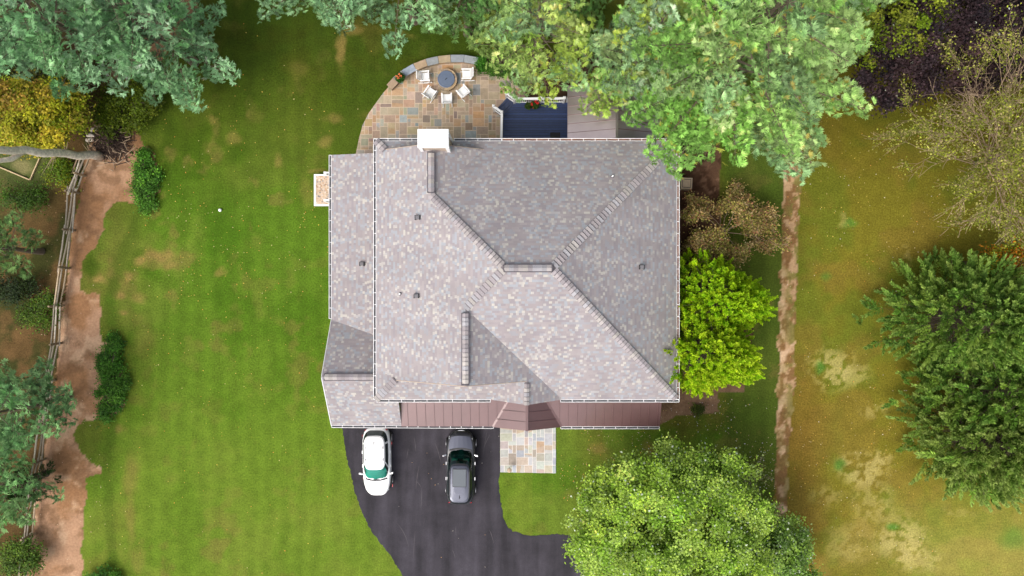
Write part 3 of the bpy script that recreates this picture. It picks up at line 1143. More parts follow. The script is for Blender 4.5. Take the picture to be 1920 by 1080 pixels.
# chimney
ch = MB().box(-5.12, -3.54, 7.78, 8.66, 0, 8.44).build('chimney', M['siding'], house)
cb = MB()
for x0, x1 in ((-5.17, -4.98), (-3.68, -3.49)):
    cb.box(x0, x1, 7.73, 7.92, 0, 8.42)
    cb.box(x0, x1, 8.52, 8.71, 0, 8.42)
cb.build('corner_board', M['white'], ch)
MB().hexa([(-5.2, 7.70, 8.44), (-3.46, 7.70, 8.44), (-3.46, 8.74, 8.44), (-5.2, 8.74, 8.44)],
          [(-5.17, 7.73, 8.58), (-3.49, 7.73, 8.58), (-3.49, 8.71, 8.58), (-5.17, 8.71, 8.58)]).build('chimney_cap', M['capwhite'], ch)


# small vents on the roof slopes
def roof_vent(px, py, zf, kind):
    z = 7.0
    for _ in range(12):
        x, y, _z = P(px, py, z)
        z = zf(x, y) + .05
    if kind == 'box':
        o = MB().box(x - .10, x + .10, y - .10, y + .10, z - .12, z + .16).build('roof_vent', M['vent'], house)
        MB().box(x - .15, x - .10, y - .13, y + .13, z - .1, z + .15).build('vent_side', M['dark'], o)
        MB().box(x + .10, x + .15, y - .13, y + .13, z - .1, z + .15).build('vent_side', M['dark'], o)
    else:
        o = MB().tube([(x, y, z - .1), (x, y, z + .22)], .045, 12).build('vent_pipe', M['white'], house)
        MB().lathe((x, y, z), [(.10, -.06), (.09, 0.0), (.05, .05)], 14).build('pipe_flashing', M['vent'], o)


fW = lambda x, y: zW(x)
roof_vent(783, 408, fW, 'box')
roof_vent(781, 555, fW, 'box')
roof_vent(750, 551, fW, 'pipe')
roof_vent(1203, 501, lambda x, y: ZE + SL * (EX - x), 'box')
roof_vent(1148, 331, lambda x, y: zN(y), 'pipe')
roof_vent(679, 495, lambda x, y: zShed(x), 'box')


# windows, doors (mostly hidden by the eaves from straight above)
def window(x, y, z, wd, ht, axis, out):
    f = MB()
    p = MB()
    t = .07
    if axis == 'x':
        f.box(x - wd / 2 - t, x + wd / 2 + t, min(y, y + out * .06), max(y, y + out * .06), z - t, z + ht + t)
        p.box(x - wd / 2, x + wd / 2, min(y + out * .03, y + out * .075), max(y + out * .03, y + out * .075), z, z + ht)
    else:
        f.box(min(x, x + out * .06), max(x, x + out * .06), y - wd / 2 - t, y + wd / 2 + t, z - t, z + ht + t)
        p.box(min(x + out * .03, x + out * .075), max(x + out * .03, x + out * .075), y - wd / 2, y + wd / 2, z, z + ht)
    fo = f.build('window', M['white'], house)
    p.build('pane', M['glass'], fo)


for x in (-4.2, 0.9, 3.8, 6.8):
    window(x, -6.102, 3.9, 1.1, 1.3, 'x', -1)
for x in (3.2, 6.2, 8.2):
    window(x, -6.102, .9, 1.1, 1.4, 'x', -1)
for y in (-4, -1, 2.5, 6):
    window(9.322, y, 3.8, 1.0, 1.3, 'y', 1)
    window(9.322, y, .9, 1.0, 1.4, 'y', 1)
for x in (-1.5, 2, 5.5, 8.2):
    window(x, 8.242, 3.8, 1.0, 1.3, 'x', 1)
for y in (-5.2, 0.5, 6.8):
    window(-11.002, y, .9, 1.0, 1.3, 'y', -1)
for x in (-9.4, -5.4):
    if x < -7.7:
        MB().box(x - 1.25, x + 1.25, -8.26, -8.203, .02, 2.3).build('garage_door', M['white'], house)
    else:
        MB().box(x - 1.25, x + 1.25, -6.16, -6.103, .02, 2.3).build('garage_door', M['white'], house)
dd_ = MB().box(.4, 1.4, -6.17, -6.103, .05, 2.15).build('front_door', M['metalroof'], house)
MB().bar((1.28, -6.19, 1.0), (1.28, -6.19, 1.16), .03, .05, up=(1, 0, 0)).build('door_handle', M['chrome'], dd_)
dd_ = MB().box(2.2, 3.1, 8.243, 8.30, .8, 2.9).build('back_door', M['white'], house)
dd_ = MB().box(-11.06, -11.003, 6.3 - 1.05, 6.3 + .0, .4, 2.45).build('side_door', M['white'], house)

# ------------------------------------------------------------------ back deck with stair and rails
deck = empty('deck', (0, 8.3, 0))
tag(deck, 'navy blue boarded back deck with white railings, half under the pine branches', 'deck')
OFF = (0, 8.3, 0)
ZD = 0.80
fl = MB()
y = 8.27
i = 0
rd = random.Random(3)
while y < 12.2:
    w_ = .142
    xl = -.64
    if y > 11.35:
        xl = -.64 + (y - 11.35) * .94
    xr = 9.2
    c = tuple(np.array(S(44, 62, 104)) * rd.uniform(.8, 1.2) * (1.12 if i % 2 else .88))
    i += 1
    xl2 = -.64 + max(0, (y + w_ - 11.35)) * .94
    fl.hexa([(xl, y, ZD - .03), (xr, y, ZD - .03), (xr, y + w_, ZD - .03), (xl2, y + w_, ZD - .03)],
            [(xl, y, ZD), (xr, y, ZD), (xr, y + w_, ZD), (xl2, y + w_, ZD)], c)
    y += .168
fl.build('floor', M['deck'], deck, off=OFF)
sk = MB()
sk.prism([(-.66, 8.27), (-.66, 11.36), (.16, 12.24), (9.2, 12.24), (9.2, 8.27)], 0.02, ZD - .035)
sk.build('skirt', M['dark'], deck, off=OFF)
A_, C_ = np.array((-.66, 11.38)), np.array((.16, 12.26))
dv = np.array((-.731, .682))
for k in range(2):
    st = MB()
    zt = ZD - .2 * (k + 1)
    for q in range(2):
        o0, o1 = k * .34 + q * .17 + .005, k * .34 + q * .17 + .16
        pts = [A_ + dv * o0, A_ + dv * o1, C_ + dv * o1, C_ + dv * o0]
        st.prism([tuple(p) for p in pts], zt - .16, zt, tuple(np.array(S(50, 62, 94)) * rd.uniform(.9, 1.1)))
    st.build('step', M['deck'], deck, off=OFF)


def rail_run(a, b, za, zb, posts=True):
    a, b = np.array(a, float), np.array(b, float)
    L = np.linalg.norm(b - a)
    mb = MB()
    hh = .95
    mb.bar((*a, za + hh), (*b, zb + hh), .15, .05)
    mb.bar((*a, za + hh - .09), (*b, zb + hh - .09), .05, .06)
    mb.bar((*a, za + .12), (*b, zb + .12), .06, .06)
    r_ = mb.build('railing', M['white'], deck, off=OFF)
    n = max(2, int(L / .13))
    bl = MB()
    for i in range(1, n):
        t = i / n
        p = a + (b - a) * t
        z = za + (zb - za) * t
        bl.box(p[0] - .018, p[0] + .018, p[1] - .018, p[1] + .018, z + .12, z + hh - .1)
    bl.build('balusters', M['white'], r_, off=OFF)


def dpost(p, z, top=1.12):
    mb = MB().box(p[0] - .065, p[0] + .065, p[1] - .065, p[1] + .065, 0.0, z + top)
    mb.hexa([(p[0] - .095, p[1] - .095, z + top), (p[0] + .095, p[1] - .095, z + top), (p[0] + .095, p[1] + .095, z + top), (p[0] - .095, p[1] + .095, z + top)],
            [(p[0] - .05, p[1] - .05, z + top + .07), (p[0] + .05, p[1] - .05, z + top + .07), (p[0] + .05, p[1] + .05, z + top + .07), (p[0] - .05, p[1] + .05, z + top + .07)])
    mb.build('post', M['white'], deck, off=OFF)


B_, D_ = A_ + dv * .74, C_ + dv * .74
rail_run((-.72, 8.35), A_, ZD, ZD)
rail_run(A_, B_, ZD, .36)
rail_run(C_, D_, ZD, .36)
rail_run(C_, (3.4, 12.29), ZD, ZD)
for p, z in ((A_, ZD), (C_, ZD), (B_, .36), (D_, .36), ((1.9, 12.29), ZD), ((3.4, 12.29), ZD), ((-.72, 8.4), ZD)):
    dpost(p, z)
x, y, _ = P(1041, 255, ZD)
dm = MB().box(x - .33, x + .33, y - .24, y + .24, ZD + .002, ZD + .022)
tag(dm.build('doormat', M['mat']), 'dark doormat lying on the navy deck close to the roof edge', 'doormat')

# ------------------------------------------------------------------ side stoop on the west
stoop = empty('side_stoop', P(604, 356))
tag(stoop, 'small pebbled landing with white edging beside the west wing roof', 'stoop')
so = P(604, 356)
x0, y1, _ = P(590, 328, .45)
x1, y0, _ = P(622, 385, .45)
x1 += .35
MB().box(x0, x1, y0, y1, 0, .42).build('landing', M['siding'], stoop, off=so)
ed = MB().box(x0 - .04, x0 + .07, y0 - .04, y1 + .04, .30, .48).box(x0 + .07, x1, y0 - .04, y0 + .06, .30, .48).box(x0 + .07, x1, y1 - .06, y1 + .04, .30, .48)
ed.build('edging', M['white'], stoop, off=so)
pb = MB()
rp = random.Random(6)
xa, ya = x0 + .1, y0 + .09
nxp = 0
pts = []
for _ in range(900):
    p = (rp.uniform(x0 + .1, x1 - .4), rp.uniform(y0 + .09, y1 - .09))
    if all((p[0] - q[0]) ** 2 + (p[1] - q[1]) ** 2 > .0105 for q in pts):
        pts.append(p)
for p in pts:
    n = rp.randint(5, 7)
    a0 = rp.uniform(0, 6)
    poly = [(p[0] + rp.uniform(.045, .07) * math.cos(a0 + k * 2 * PI / n), p[1] + rp.uniform(.045, .07) * math.sin(a0 + k * 2 * PI / n)) for k in range(n)]
    c = np.array(rp.choice([(214, 186, 158), (206, 180, 150), (178, 160, 146), (224, 202, 178), (150, 144, 142), (196, 158, 124), (228, 212, 196)])) * rp.uniform(.9, 1.05)
    pb.prism(poly, .42, .45 + rp.uniform(0, .01), tuple(SA(c)))
pb.build('pebbles', M['stone'], stoop, off=so)
MB().box(x0 + .08, x1, y0 + .07, y1 - .07, .42, .44).build('bed', M['mortar'], stoop, off=so)
MB().box(x1 - .36, x1 + .3, y0 + .08, y1 - .08, .45, .62, S(66, 84, 118)).build('step', M['deck'], stoop, off=so)
for yy in (y0 + .22, y1 - .02):
    hr = MB().box(x1 - .62, x1 - .48, yy - .07, yy + .07, .44, 1.45)
    hr.bar((x1 - .55, yy, 1.42), (x1 + .3, yy, 1.62), .09, .06).bar((x1 - .55, yy, .75), (x1 + .3, yy, .95), .05, .05)
    hr.build('handrail', M['white'], stoop, off=so)

# ------------------------------------------------------------------ patio furniture
wall_c = [(730, 164), (742, 151), (757, 138), (778, 126), (800, 117.5), (822, 112.5), (845, 110), (870, 110), (896, 115)]
seatw = empty('seat_wall', P(800, 118))
tag(seatw, 'low curved stone wall with flat capstones along the patio edge', 'stone wall')
swo = P(800, 118)


def offs(poly, d):
    out = []
    for i in range(len(poly)):
        a = np.array(poly[max(0, i - 1)])
        b = np.array(poly[min(len(poly) - 1, i + 1)])
        t = (b - a) / np.linalg.norm(b - a)
        out.append(np.array(poly[i]) + np.array((-t[1], t[0])) * d)
    return out


wc = [np.array(P2(*q, .5)) for q in wall_c]
li, lo = offs(wc, -.17), offs(wc, .17)
wmb = MB()
rp = random.Random(77)
for i in range(len(wc) - 1):
    for lev in range(4):
        for k in range(2):
            t0, t1 = k / 2, (k + 1) / 2
            f_ = lambda L, t: L[i] * (1 - t) + L[i + 1] * t
            q = [f_(li, t0 + .01), f_(li, t1 - .01), f_(lo, t1 - .01), f_(lo, t0 + .01)]
            wmb.prism([tuple(p) for p in q], .02 + lev * .12, .02 + lev * .12 + .113, tuple(SA(np.array(rp.choice(pal)) * rp.uniform(.85, 1.05))))
wmb.build('wall_body', M['stone'], seatw, off=swo)
ci, co = offs(wc, -.24), offs(wc, .24)
capc = [(170, 146, 122), (150, 150, 150), (160, 170, 184), (180, 156, 128), (150, 154, 156), (176, 158, 130), (150, 156, 162), (154, 160, 164)]
for i in range(len(wc) - 1):
    q = [ci[i] * .985 + ci[i + 1] * .015, ci[i + 1] * .985 + ci[i] * .015, co[i + 1] * .985 + co[i] * .015, co[i] * .985 + co[i + 1] * .015]
    MB().prism([tuple(p) for p in q], .50, .56, tuple(SA(np.array(capc[i])))).build('capstone', M['stone'], seatw, off=swo)

fp = P(837, 150, .3)
fire = empty('fire_pit', (fp[0], fp[1], .05))
tag(fire, 'round stone fire pit ring in the middle of the white chairs', 'fire pit')
fo_ = (fp[0], fp[1], .05)
rb = MB()
for lev in range(4):
    n = 16
    for k in range(n):
        a0, a1 = (k + lev * .5 + .04) * 2 * PI / n, (k + lev * .5 + .96) * 2 * PI / n
        ro = .71 if lev < 3 else .73
        q = [(fp[0] + r * math.cos(a), fp[1] + r * math.sin(a)) for r, a in ((.44, a0), (ro, a0), (ro, a1), (.44, a1))]
        rb.prism(q, .05 + lev * .1, .05 + lev * .1 + .095, tuple(SA(np.array(rp.choice([(186, 160, 124), (176, 152, 124), (160, 142, 122), (196, 172, 138), (158, 156, 148)])) * rp.uniform(.9, 1.05))))
rb.build('stone_ring', M['stone'], fire, off=fo_)
MB().lathe((fp[0], fp[1], .05), [(.70, 0), (.70, .36), (.45, .36), (.45, .05)], 32).build('mortar_core', M['mortar'], fire, off=fo_)
lid = MB().lathe((fp[0], fp[1], .46), [(.57, 0), (.57, .05), (.55, .058), (.50, .058), (.49, .05), (0.3, .056), (0.02, .06)], 40).build('lid', M['firelid'], fire, off=fo_)
lid['label'] = 'flat blue grey metal lid'
MB().tube([(fp[0] + q[0], fp[1] + q[0], .46 + q[1]) for q in ((-.06, .06), (-.05, .11), (.05, .11), (.06, .06))], .018, 8).build('handle', M['dark'], lid, off=fo_)


def make_chair():
    r = empty('rocking_chair')
    W = .30
    st = MB()
    n = 8
    for i in range(n):
        xx = -W + .035 + i * (2 * W - .07) / (n - 1)
        st.bar((xx, -.24, .40), (xx, .30, .46), .071, .02)
    st.bar((-W, .30, .44), (W, .30, .44), .03, .05).bar((-W, -.24, .38), (W, -.24, .38), .03, .05)
    st.build('seat', M['white'], r)
    bk = MB()
    for i in range(n):
        xx = -W + .035 + i * (2 * W - .07) / (n - 1)
        bk.bar((xx, -.26, .42), (xx, -.52, 1.12), .066, .018, up=(1, 0, 0))
    bk.bar((-W - .03, -.53, 1.14), (W + .03, -.53, 1.14), .045, .09)
    bk.bar((-W, -.275, .46), (W, -.275, .46), .03, .06)
    for s in (-1, 1):
        bk.bar((s * (W + .01), -.24, .36), (s * (W + .01), -.53, 1.14), .045, .045)
    bk.build('backrest', M['white'], r)
    for s in (-1, 1):
        MB().bar((s * (W + .04), -.36, .64), (s * (W + .05), .36, .66), .10, .03).build('armrest', M['white'], r)
        for yy, z1 in ((.28, .65), (-.26, .62)):
            MB().bar((s * (W + .03), yy, .08), (s * (W + .03), yy, z1), .05, .05, up=(0, 1, 0)).build('leg', M['white'], r)
        rk_ = MB()
        pts = []
        for k in range(9):
            t = -1 + k / 4
            pts.append((s * (W + .03), t * .52 - .05, .02 + .085 * t * t))
        for a, b in zip(pts, pts[1:]):
            rk_.bar(a, b, .045, .05)
        rk_.build('rocker', M['white'], r)
    return r


chair0 = make_chair()
chairs = [(797, 144, 93, 'white slatted rocking chair left of the fire pit, beside the curved stone wall'),
          (875, 140, -89, 'white slatted rocking chair right of the fire pit, near the patio shrub'),
          (807, 174, 132, 'white slatted rocking chair at the lower left of the fire pit, turned diagonally'),
          (868, 172, -40, 'white slatted rocking chair at the lower right of the fire pit, turned diagonally'),
          (838, 185, 2, 'white slatted rocking chair straight below the fire pit, nearest the chimney')]
for i, (px, py, ang, lab) in enumerate(chairs):
    o = chair0 if i == 0 else copy_tree(chair0)
    x, y, _ = P(px, py, .45)
    o.location = (x, y, .06)
    o.scale = (.9, .9, .93)
    rz = {0: -90 + 3, 1: 90 + 1, 2: -45 + 10, 3: 45 - 5, 4: 2}[i]
    o.rotation_euler = (0, 0, R_(rz))
    tag(o, lab, 'chair', 'white rocking chairs round the fire pit')


# ------------------------------------------------------------------ cars
def superloop(n, yb, yf, hw, pb=3.0, pf=2.6, fr=None):
    """plan outline of a car, n points, from the rear centre counter-clockwise"""
    pts = []
    L = (yf - yb) / 2
    c = (yf + yb) / 2
    for k in range(n):
        t = 2 * PI * k / n - PI / 2
        cs, sn = math.cos(t), math.sin(t)
        p = pf if sn > 0 else pb
        x_ = math.copysign(abs(cs) ** (2 / p), cs) * hw
        y_ = math.copysign(abs(sn) ** (2 / p), sn) * L + c
        pts.append((x_, y_))
    return pts


def make_car(name, paint, upper, L, W, spec):
    r = empty(name)
    n = 64
    hb, hf = -L / 2, L / 2
    zbelt, zroof, zhood = spec['belt'], spec['roof'], spec['hood']

    def bz(y_):      # height of the shoulder line along the car
        return float(np.interp(y_, [hb, hb + .15, spec['cowl'] - .15, spec['cowl'] + .15, hf - .25, hf], [zbelt - .08, zbelt, zbelt, zbelt - .02, zhood, zhood - .16]))
    mb = MB()
    rings = []
    for (inset, zz, zmode) in [(.10, .28, 0), (.03, .34, 0), (0.0, .55, 0), (.0, .75, 0), (.035, -.06, 1), (.09, -.005, 1), (.15, .012, 1), (.40, .035, 1), (.7, .05, 1)]:
        lp = superloop(n, hb + inset * .55, hf - inset * .55, W / 2 - inset, 4.6, spec['nose'])
        rings.append([(x_, y_, zz if zmode == 0 else bz(y_) + zz) for x_, y_ in lp])
    base = len(mb.v)
    for rg_ in rings:
        mb.v += rg_
    for i in range(len(rings) - 1):
        for k in range(n):
            k2 = (k + 1) % n
            mb.f.append([base + i * n + k, base + i * n + k2, base + (i + 1) * n + k2, base + (i + 1) * n + k])
            mb.c.append(None)
    mb.f.append([base + (len(rings) - 1) * n + k for k in range(n)])
    mb.f.append([base + k for k in range(n - 1, -1, -1)])
    mb.c += [None, None]
    # wheel arches stay as dark discs set into the side
    body = mb.build('body', paint, r, smooth=True)
    # bonnet panel, slightly proud of the body
    hd_ = MB()
    ys = np.linspace(spec['cowl'] + .05, hf - .30, 9)
    for a, b in zip(ys, ys[1:]):
        wa, wb_ = [W / 2 * (.80 - .16 * ((q - ys[0]) / (ys[-1] - ys[0])) ** 2.5) for q in (a, b)]
        row = lambda q, wq: [(wq * f_, q - .10 * f_ * f_ + .02, bz(q) + .062 - .03 * f_ * f_) for f_ in (-1, -.6, -.2, .2, .6, 1)]
        ra, rb_ = row(a, wa), row(b, wb_)
        for k in range(5):
            hd_.poly([ra[k], ra[k + 1], rb_[k + 1], rb_[k]])
    hd_.build('bonnet', upper, r, smooth=True)
    # cabin: base loop and roof loop
    cb_ = superloop(n, spec['cb'], spec['cowl'], W / 2 - .11, 4.2, 4.6)
    cr_ = superloop(n, spec['rb'], spec['rf'], W / 2 - spec['tumble'], 4.6, 4.4)
    zb_ = [bz(y_) - .02 for x_, y_ in cb_]
    yc = (spec['rb'] + spec['rf']) / 2

    def rz_(y_):
        return zroof - .05 * ((y_ - yc) / ((spec['rf'] - spec['rb']) / 2)) ** 2

    def cab(t, k, out=0.0):
        x_ = cb_[k][0] * (1 - t) + cr_[k][0] * t
        y_ = cb_[k][1] * (1 - t) + cr_[k][1] * t
        z_ = zb_[k] * (1 - t) + (rz_(cr_[k][1]) - .06) * t
        bul = .05 * math.sin(PI * t)
        l_ = math.hypot(x_, y_ - yc) + 1e-6
        dx, dy = x_ / l_, (y_ - yc) / l_
        return (x_ + dx * (bul + out), y_ + dy * (bul + out), z_ + out * .5)

    def panel(nm, ks, t0, t1, mat, out=.012):
        q = MB()
        tt = np.linspace(t0, t1, 5)
        for a, b in zip(ks, ks[1:]):
            for u, v in zip(tt, tt[1:]):
                q.poly([cab(u, a % n, out), cab(u, b % n, out), cab(v, b % n, out), cab(v, a % n, out)])
        return q.build(nm, mat, r, smooth=True)
    q4 = n // 4
    wsl = spec['ws']
    front = list(range(2 * q4 - wsl, 2 * q4 + wsl + 1))       # the front is at sn=+1 : index n/2
    pil = MB()
    tt = np.linspace(0, 1, 5)
    fset = set(front[:-1])
    for k in range(n):
        for u, v in zip(tt, tt[1:]):
            if k in fset and v <= .96 and u >= .0 and not (v > .97):
                continue
            pil.poly([cab(u, k), cab(u, (k + 1) % n), cab(v, (k + 1) % n), cab(v, k)])
    pil.build('cabin_frame', paint, r, smooth=True)
    panel('windscreen', front, .03, .93, M['screen'], .006)
    rear = list(range(-spec['rw'], spec['rw'] + 1))
    panel('rear_window', rear, .10, .90, M['carglass'])
    for s in (-1, 1):
        cuts = spec['side']
        for (a, b) in cuts:
            ks = list(range(a, b + 1))
            if s < 0:
                ks = [n - k for k in ks][::-1]
            panel('side_window', ks, .10, .88, M['carglass'])
    # roof
    rf_ = MB()
    rg1 = [(x_, y_, rz_(y_) - .06) for x_, y_ in cr_]
    for sc_, dz in ((.96, .035), (.86, .055), (.5, .07), (.05, .075)):
        rg2 = [(x_ * sc_, yc + (y_ - yc) * sc_, rz_(yc + (y_ - yc) * sc_) - .06 + dz) for x_, y_ in cr_]
        for k in range(n):
            rf_.poly([rg1[k], rg1[(k + 1) % n], rg2[(k + 1) % n], rg2[k]])
        rg1 = rg2
    rf_.poly(rg1)
    rf_.build('roof', upper, r, smooth=True)
    zt = zroof + .015
    MB().hexa([(-.02, spec['rb'] + .30, zt), (.02, spec['rb'] + .30, zt), (.015, spec['rb'] + .52, zt), (-.015, spec['rb'] + .52, zt)],
              [(-.008, spec['rb'] + .30, zt + .07), (.008, spec['rb'] + .30, zt + .07), (.006, spec['rb'] + .50, zt + .015), (-.006, spec['rb'] + .50, zt + .015)]).build('antenna_fin', M['dark'], r)
    # interior seen through the windscreen
    MB().box(-W / 2 + .25, W / 2 - .25, spec['rf'] - .1, spec['cowl'] - .22, zbelt - .25, zbelt - .06).build('dashboard', spec.get('dash', M['dash']), r, bevel=.05)
    for s in (-1, 1):
        MB().box(s * .38 - .22, s * .38 + .22, spec['rf'] - .55, spec['rf'] + spec.get('fwd', .05), .5, zbelt + (.06 if 'fwd' in spec else -.02)).build('seat', M['cloth'], r, bevel=.06)
    MB().box(-W / 2 + .2, W / 2 - .2, spec['cb'] + .3, spec['cowl'] - .2, .4, .45).build('floor_pan', M['dark'], r)
    # lamps, grille, bumpers, mirrors, handles
    for s in (-1, 1):
        hx, hy = s * (W / 2 - .33), hf - .34
        MB().hexa([(hx - .17, hy - .10 - .1 * s * 1, zhood - .19), (hx + .17, hy - .10 - .0 * s, zhood - .19), (hx + .15 - .05 * s, hy + .10 - .08 * (s > 0), zhood - .19), (hx - .15 - .05 * s, hy + .10 - .08 * (s < 0), zhood - .19)],
                  [(hx - .17, hy - .12 - .08 * (s < 0), zhood + .0), (hx + .17, hy - .12 - .08 * (s > 0), zhood + .0), (hx + .14 - .05 * s, hy + .05 - .08 * (s > 0), zhood - .04), (hx - .14 - .05 * s, hy + .05 - .08 * (s < 0), zhood - .04)]).build('headlight', M['lampglass'], r, bevel=.02)
        MB().box(s * (W / 2 - .30) - .10, s * (W / 2 - .30) + .10, hb + .12, hb + .19, zbelt - .32, zbelt - .10).build('taillight', M['red'], r, bevel=.03)
        mr_ = MB().hexa([(s * (W / 2 - .05), spec['cowl'] - .42, zbelt - .02), (s * (W / 2 + .20), spec['cowl'] - .50, zbelt - .0), (s * (W / 2 + .20), spec['cowl'] - .38, zbelt), (s * (W / 2 - .05), spec['cowl'] - .32, zbelt - .02)][::(1 if s > 0 else -1)],
                        [(s * (W / 2 - .05), spec['cowl'] - .42, zbelt + .08), (s * (W / 2 + .19), spec['cowl'] - .50, zbelt + .15), (s * (W / 2 + .19), spec['cowl'] - .38, zbelt + .15), (s * (W / 2 - .05), spec['cowl'] - .32, zbelt + .08)][::(1 if s > 0 else -1)])
        mr_.build('mirror', spec['mirror'], r, bevel=.025)
        for yy in spec['handles']:
            MB().box(s * (W / 2 - .01) - .015, s * (W / 2 - .01) + .03, yy, yy + .2, zbelt - .16, zbelt - .12).build('door_handle', spec['trim'], r)
        for yy in (hb + .78 + (L - 4.5) * .2, hf - .90):
            wh = MB().tube([(s * (W / 2 - .21), yy, .36), (s * (W / 2 + .025), yy, .36)], .36, 24).build('wheel', M['rubberblack'], r)
            MB().tube([(s * (W / 2 + .0), yy, .36), (s * (W / 2 + .05), yy, .36)], .25, 20).build('rim', spec['rim'], wh)
        if spec['rails']:
            MB().tube([(s * (W / 2 - spec['tumble'] - .07), spec['rb'] + .35, zroof - .03), (s * (W / 2 - spec['tumble'] - .05), spec['rb'] + .5, zroof + .035), (s * (W / 2 - spec['tumble'] - .05), spec['rf'] - .4, zroof + .035), (s * (W / 2 - spec['tumble'] - .07), spec['rf'] - .25, zroof - .03)], .022, 8).build('roof_rail', spec['rails'], r)
        else:
            for yy in (yc - .35, yc + .42):
                MB().box(s * (W / 2 - spec['tumble'] - .09) - .025, s * (W / 2 - spec['tumble'] - .09) + .025, yy - .08, yy + .08, zroof - .03, zroof + .025).build('rack_mount', M['vent'], r)
    MB().box(-.42, .42, hf - .07, hf - .005, .42, .68).build('grille', M['dark'], r)
    MB().bar((-.3, hb + .005, .62), (.3, hb + .005, .62), .02, .14).build('plate_recess', M['white'], r)
    cw = MB()
    for a, b in zip(np.linspace(-.72, .72, 9), np.linspace(-.72, .72, 9)[1:]):
        f_ = lambda q: spec['cowl'] + .03 - .13 * (q / .72) ** 2
        cw.poly([(a, f_(a) - .03, zbelt + .035), (b, f_(b) - .03, zbelt + .035), (b, f_(b) + .07, zbelt + .052), (a, f_(a) + .07, zbelt + .052)])
    cw.build('cowl', M['dark'], r)
    return r


wc_ = make_car('parked_car', M['carwhite'], M['carwhite'], 4.50, 1.86,
               dict(belt=1.02, roof=1.64, hood=.92, cowl=1.12, nose=3.2, cb=-2.12, rb=-1.80, rf=.30, tumble=.27, ws=11, rw=11, side=[(9, 13), (14, 18), (19, 22)],
                    mirror=M['carwhite'], trim=M['carwhite'], rim=M['alloy'], handles=(-.75, .15), rails=None))
x, y, _ = P(706, 866, .9)
wc_.location = (x, y, .012)
wc_.rotation_euler = (0, 0, R_(180 + 1.2))
tag(wc_, 'white family car parked nose down on the driveway beside the lawn', 'car', 'cars parked on the driveway')
for o in wc_.children:
    if o.name.startswith('wheel'):
        for q in o.children:
            s = 1 if q.data.vertices[0].co.x > 0 else -1
            yy = q.data.vertices[0].co.y
            cal = MB().box(min(s * .945, s * .985), max(s * .945, s * .985), yy - .02, yy + .16, .42, .58).build('brake_caliper', M['red'], o)
bc_ = make_car('parked_car', M['carblack'], M['carhood'], 4.86, 1.92,
               dict(belt=1.08, roof=1.74, hood=1.0, cowl=1.28, nose=3.6, cb=-2.28, rb=-2.10, rf=.38, tumble=.28, ws=12, rw=10, side=[(9, 12), (13, 17), (18, 22)],
                    mirror=M['alloy'], trim=M['chrome'], rim=M['alloy'], handles=(-.8, .2), fwd=.30, dash=material('pale_dashboard', (0.09, 0.26, 0.22), rough=0.5), rails=M['carblack']))
x, y, _ = P(863.5, 877, .9)
bc_.location = (x, y, .012)
bc_.rotation_euler = (0, 0, R_(-.5))
tag(bc_, 'black off-road family car with a sunroof parked nose to the porch roof', 'car', 'cars parked on the driveway')
MB().box(-.42, .42, -1.0, .12, 1.752, 1.764).build('sunroof', material('sunroof_glass', (0.06, 0.075, 0.09), rough=0.12, spec=0.8), bc_, bevel=.03)
MB().box(-.45, .45, -1.03, .15, 1.745, 1.757).build('sunroof_frame', M['dark'], bc_, bevel=.02)
rb_ = MB()
for i in range(5):
    xx = -.36 + i * .18
    rb_.bar((xx, -1.62, 1.725), (xx, -1.14, 1.752), .035, .012)
rb_.build('roof_ribs', M['carhood'], bc_)
for o in (wc_, bc_):
    pass
ch_ = MB()
for a, b in zip(np.linspace(-.66, .66, 13), np.linspace(-.66, .66, 13)[1:]):
    f_ = lambda q: 2.43 - .30 * abs(q / .66) ** 2.4
    ch_.bar((a, f_(a), .74), (b, f_(b), .74), .03, .05)
ch_.build('bumper_trim', M['chrome'], bc_)
ch_ = MB()
for a, b in zip(np.linspace(-.75, .75, 11), np.linspace(-.75, .75, 11)[1:]):
    f_ = lambda q: -2.44 + .12 * abs(q / .75) ** 2.6
    ch_.bar((a, f_(a), .72), (b, f_(b), .72), .03, .04)
ch_.build('bumper_trim', M['chrome'], bc_)

# ------------------------------------------------------------------ small things
x, y, _ = P(955, 880, .4)
pl_ = empty('path_light', (x, y, .06))
tag(pl_, 'small dark path lantern standing on the front walkway corner', 'path light')
MB().tube([(0, 0, 0), (0, 0, .42)], .025, 8).build('stem', M['dark'], pl_)
MB().lathe((0, 0, .42), [(.09, 0), (.10, .02), (.10, .18)], 12).build('lamp_body', M['dark'], pl_)
MB().lathe((0, 0, .60), [(.16, 0), (.15, .03), (.06, .07)], 12).build('lamp_cap', M['box'], pl_)
x, y, _ = P(1287, 344, .7)
ub = empty('utility_box', (x, y, 0), R_(-3))
tag(ub, 'square tan utility box with a raised rim, beside the east roof edge', 'utility box')
MB().box(-.36, .36, -.36, .36, 0, .72).build('cabinet', M['box'], ub, bevel=.02)
MB().box(-.37, .37, .29, .37, .72, .78).box(-.37, .37, -.37, -.29, .72, .78).box(-.37, -.29, -.29, .29, .72, .78).box(.29, .37, -.29, .29, .72, .78).build('rim', M['box'], ub)
MB().box(-.285, .285, -.285, .285, .722, .735).build('gasket', M['dark'], ub)
MB().box(-.25, .26, -.24, .25, .735, .755).build('top_panel', M['box'], ub, bevel=.01)
x, y, _ = P(412.5, 394, .1)
tag(MB().lathe((x, y, .0), [(.05, .0), (.085, .03), (.11, .08), (.105, .13), (.08, .18), (.03, .205)], 18).build('ball', M['ball'], smooth=True), 'small white ball lying alone on the green lawn', 'ball')
sb = empty('timber_frame', P(30, 320))
tag(sb, 'pale timber frame laid on the rough grass below the grey trunk', 'timber edging')
so = P(30, 320)
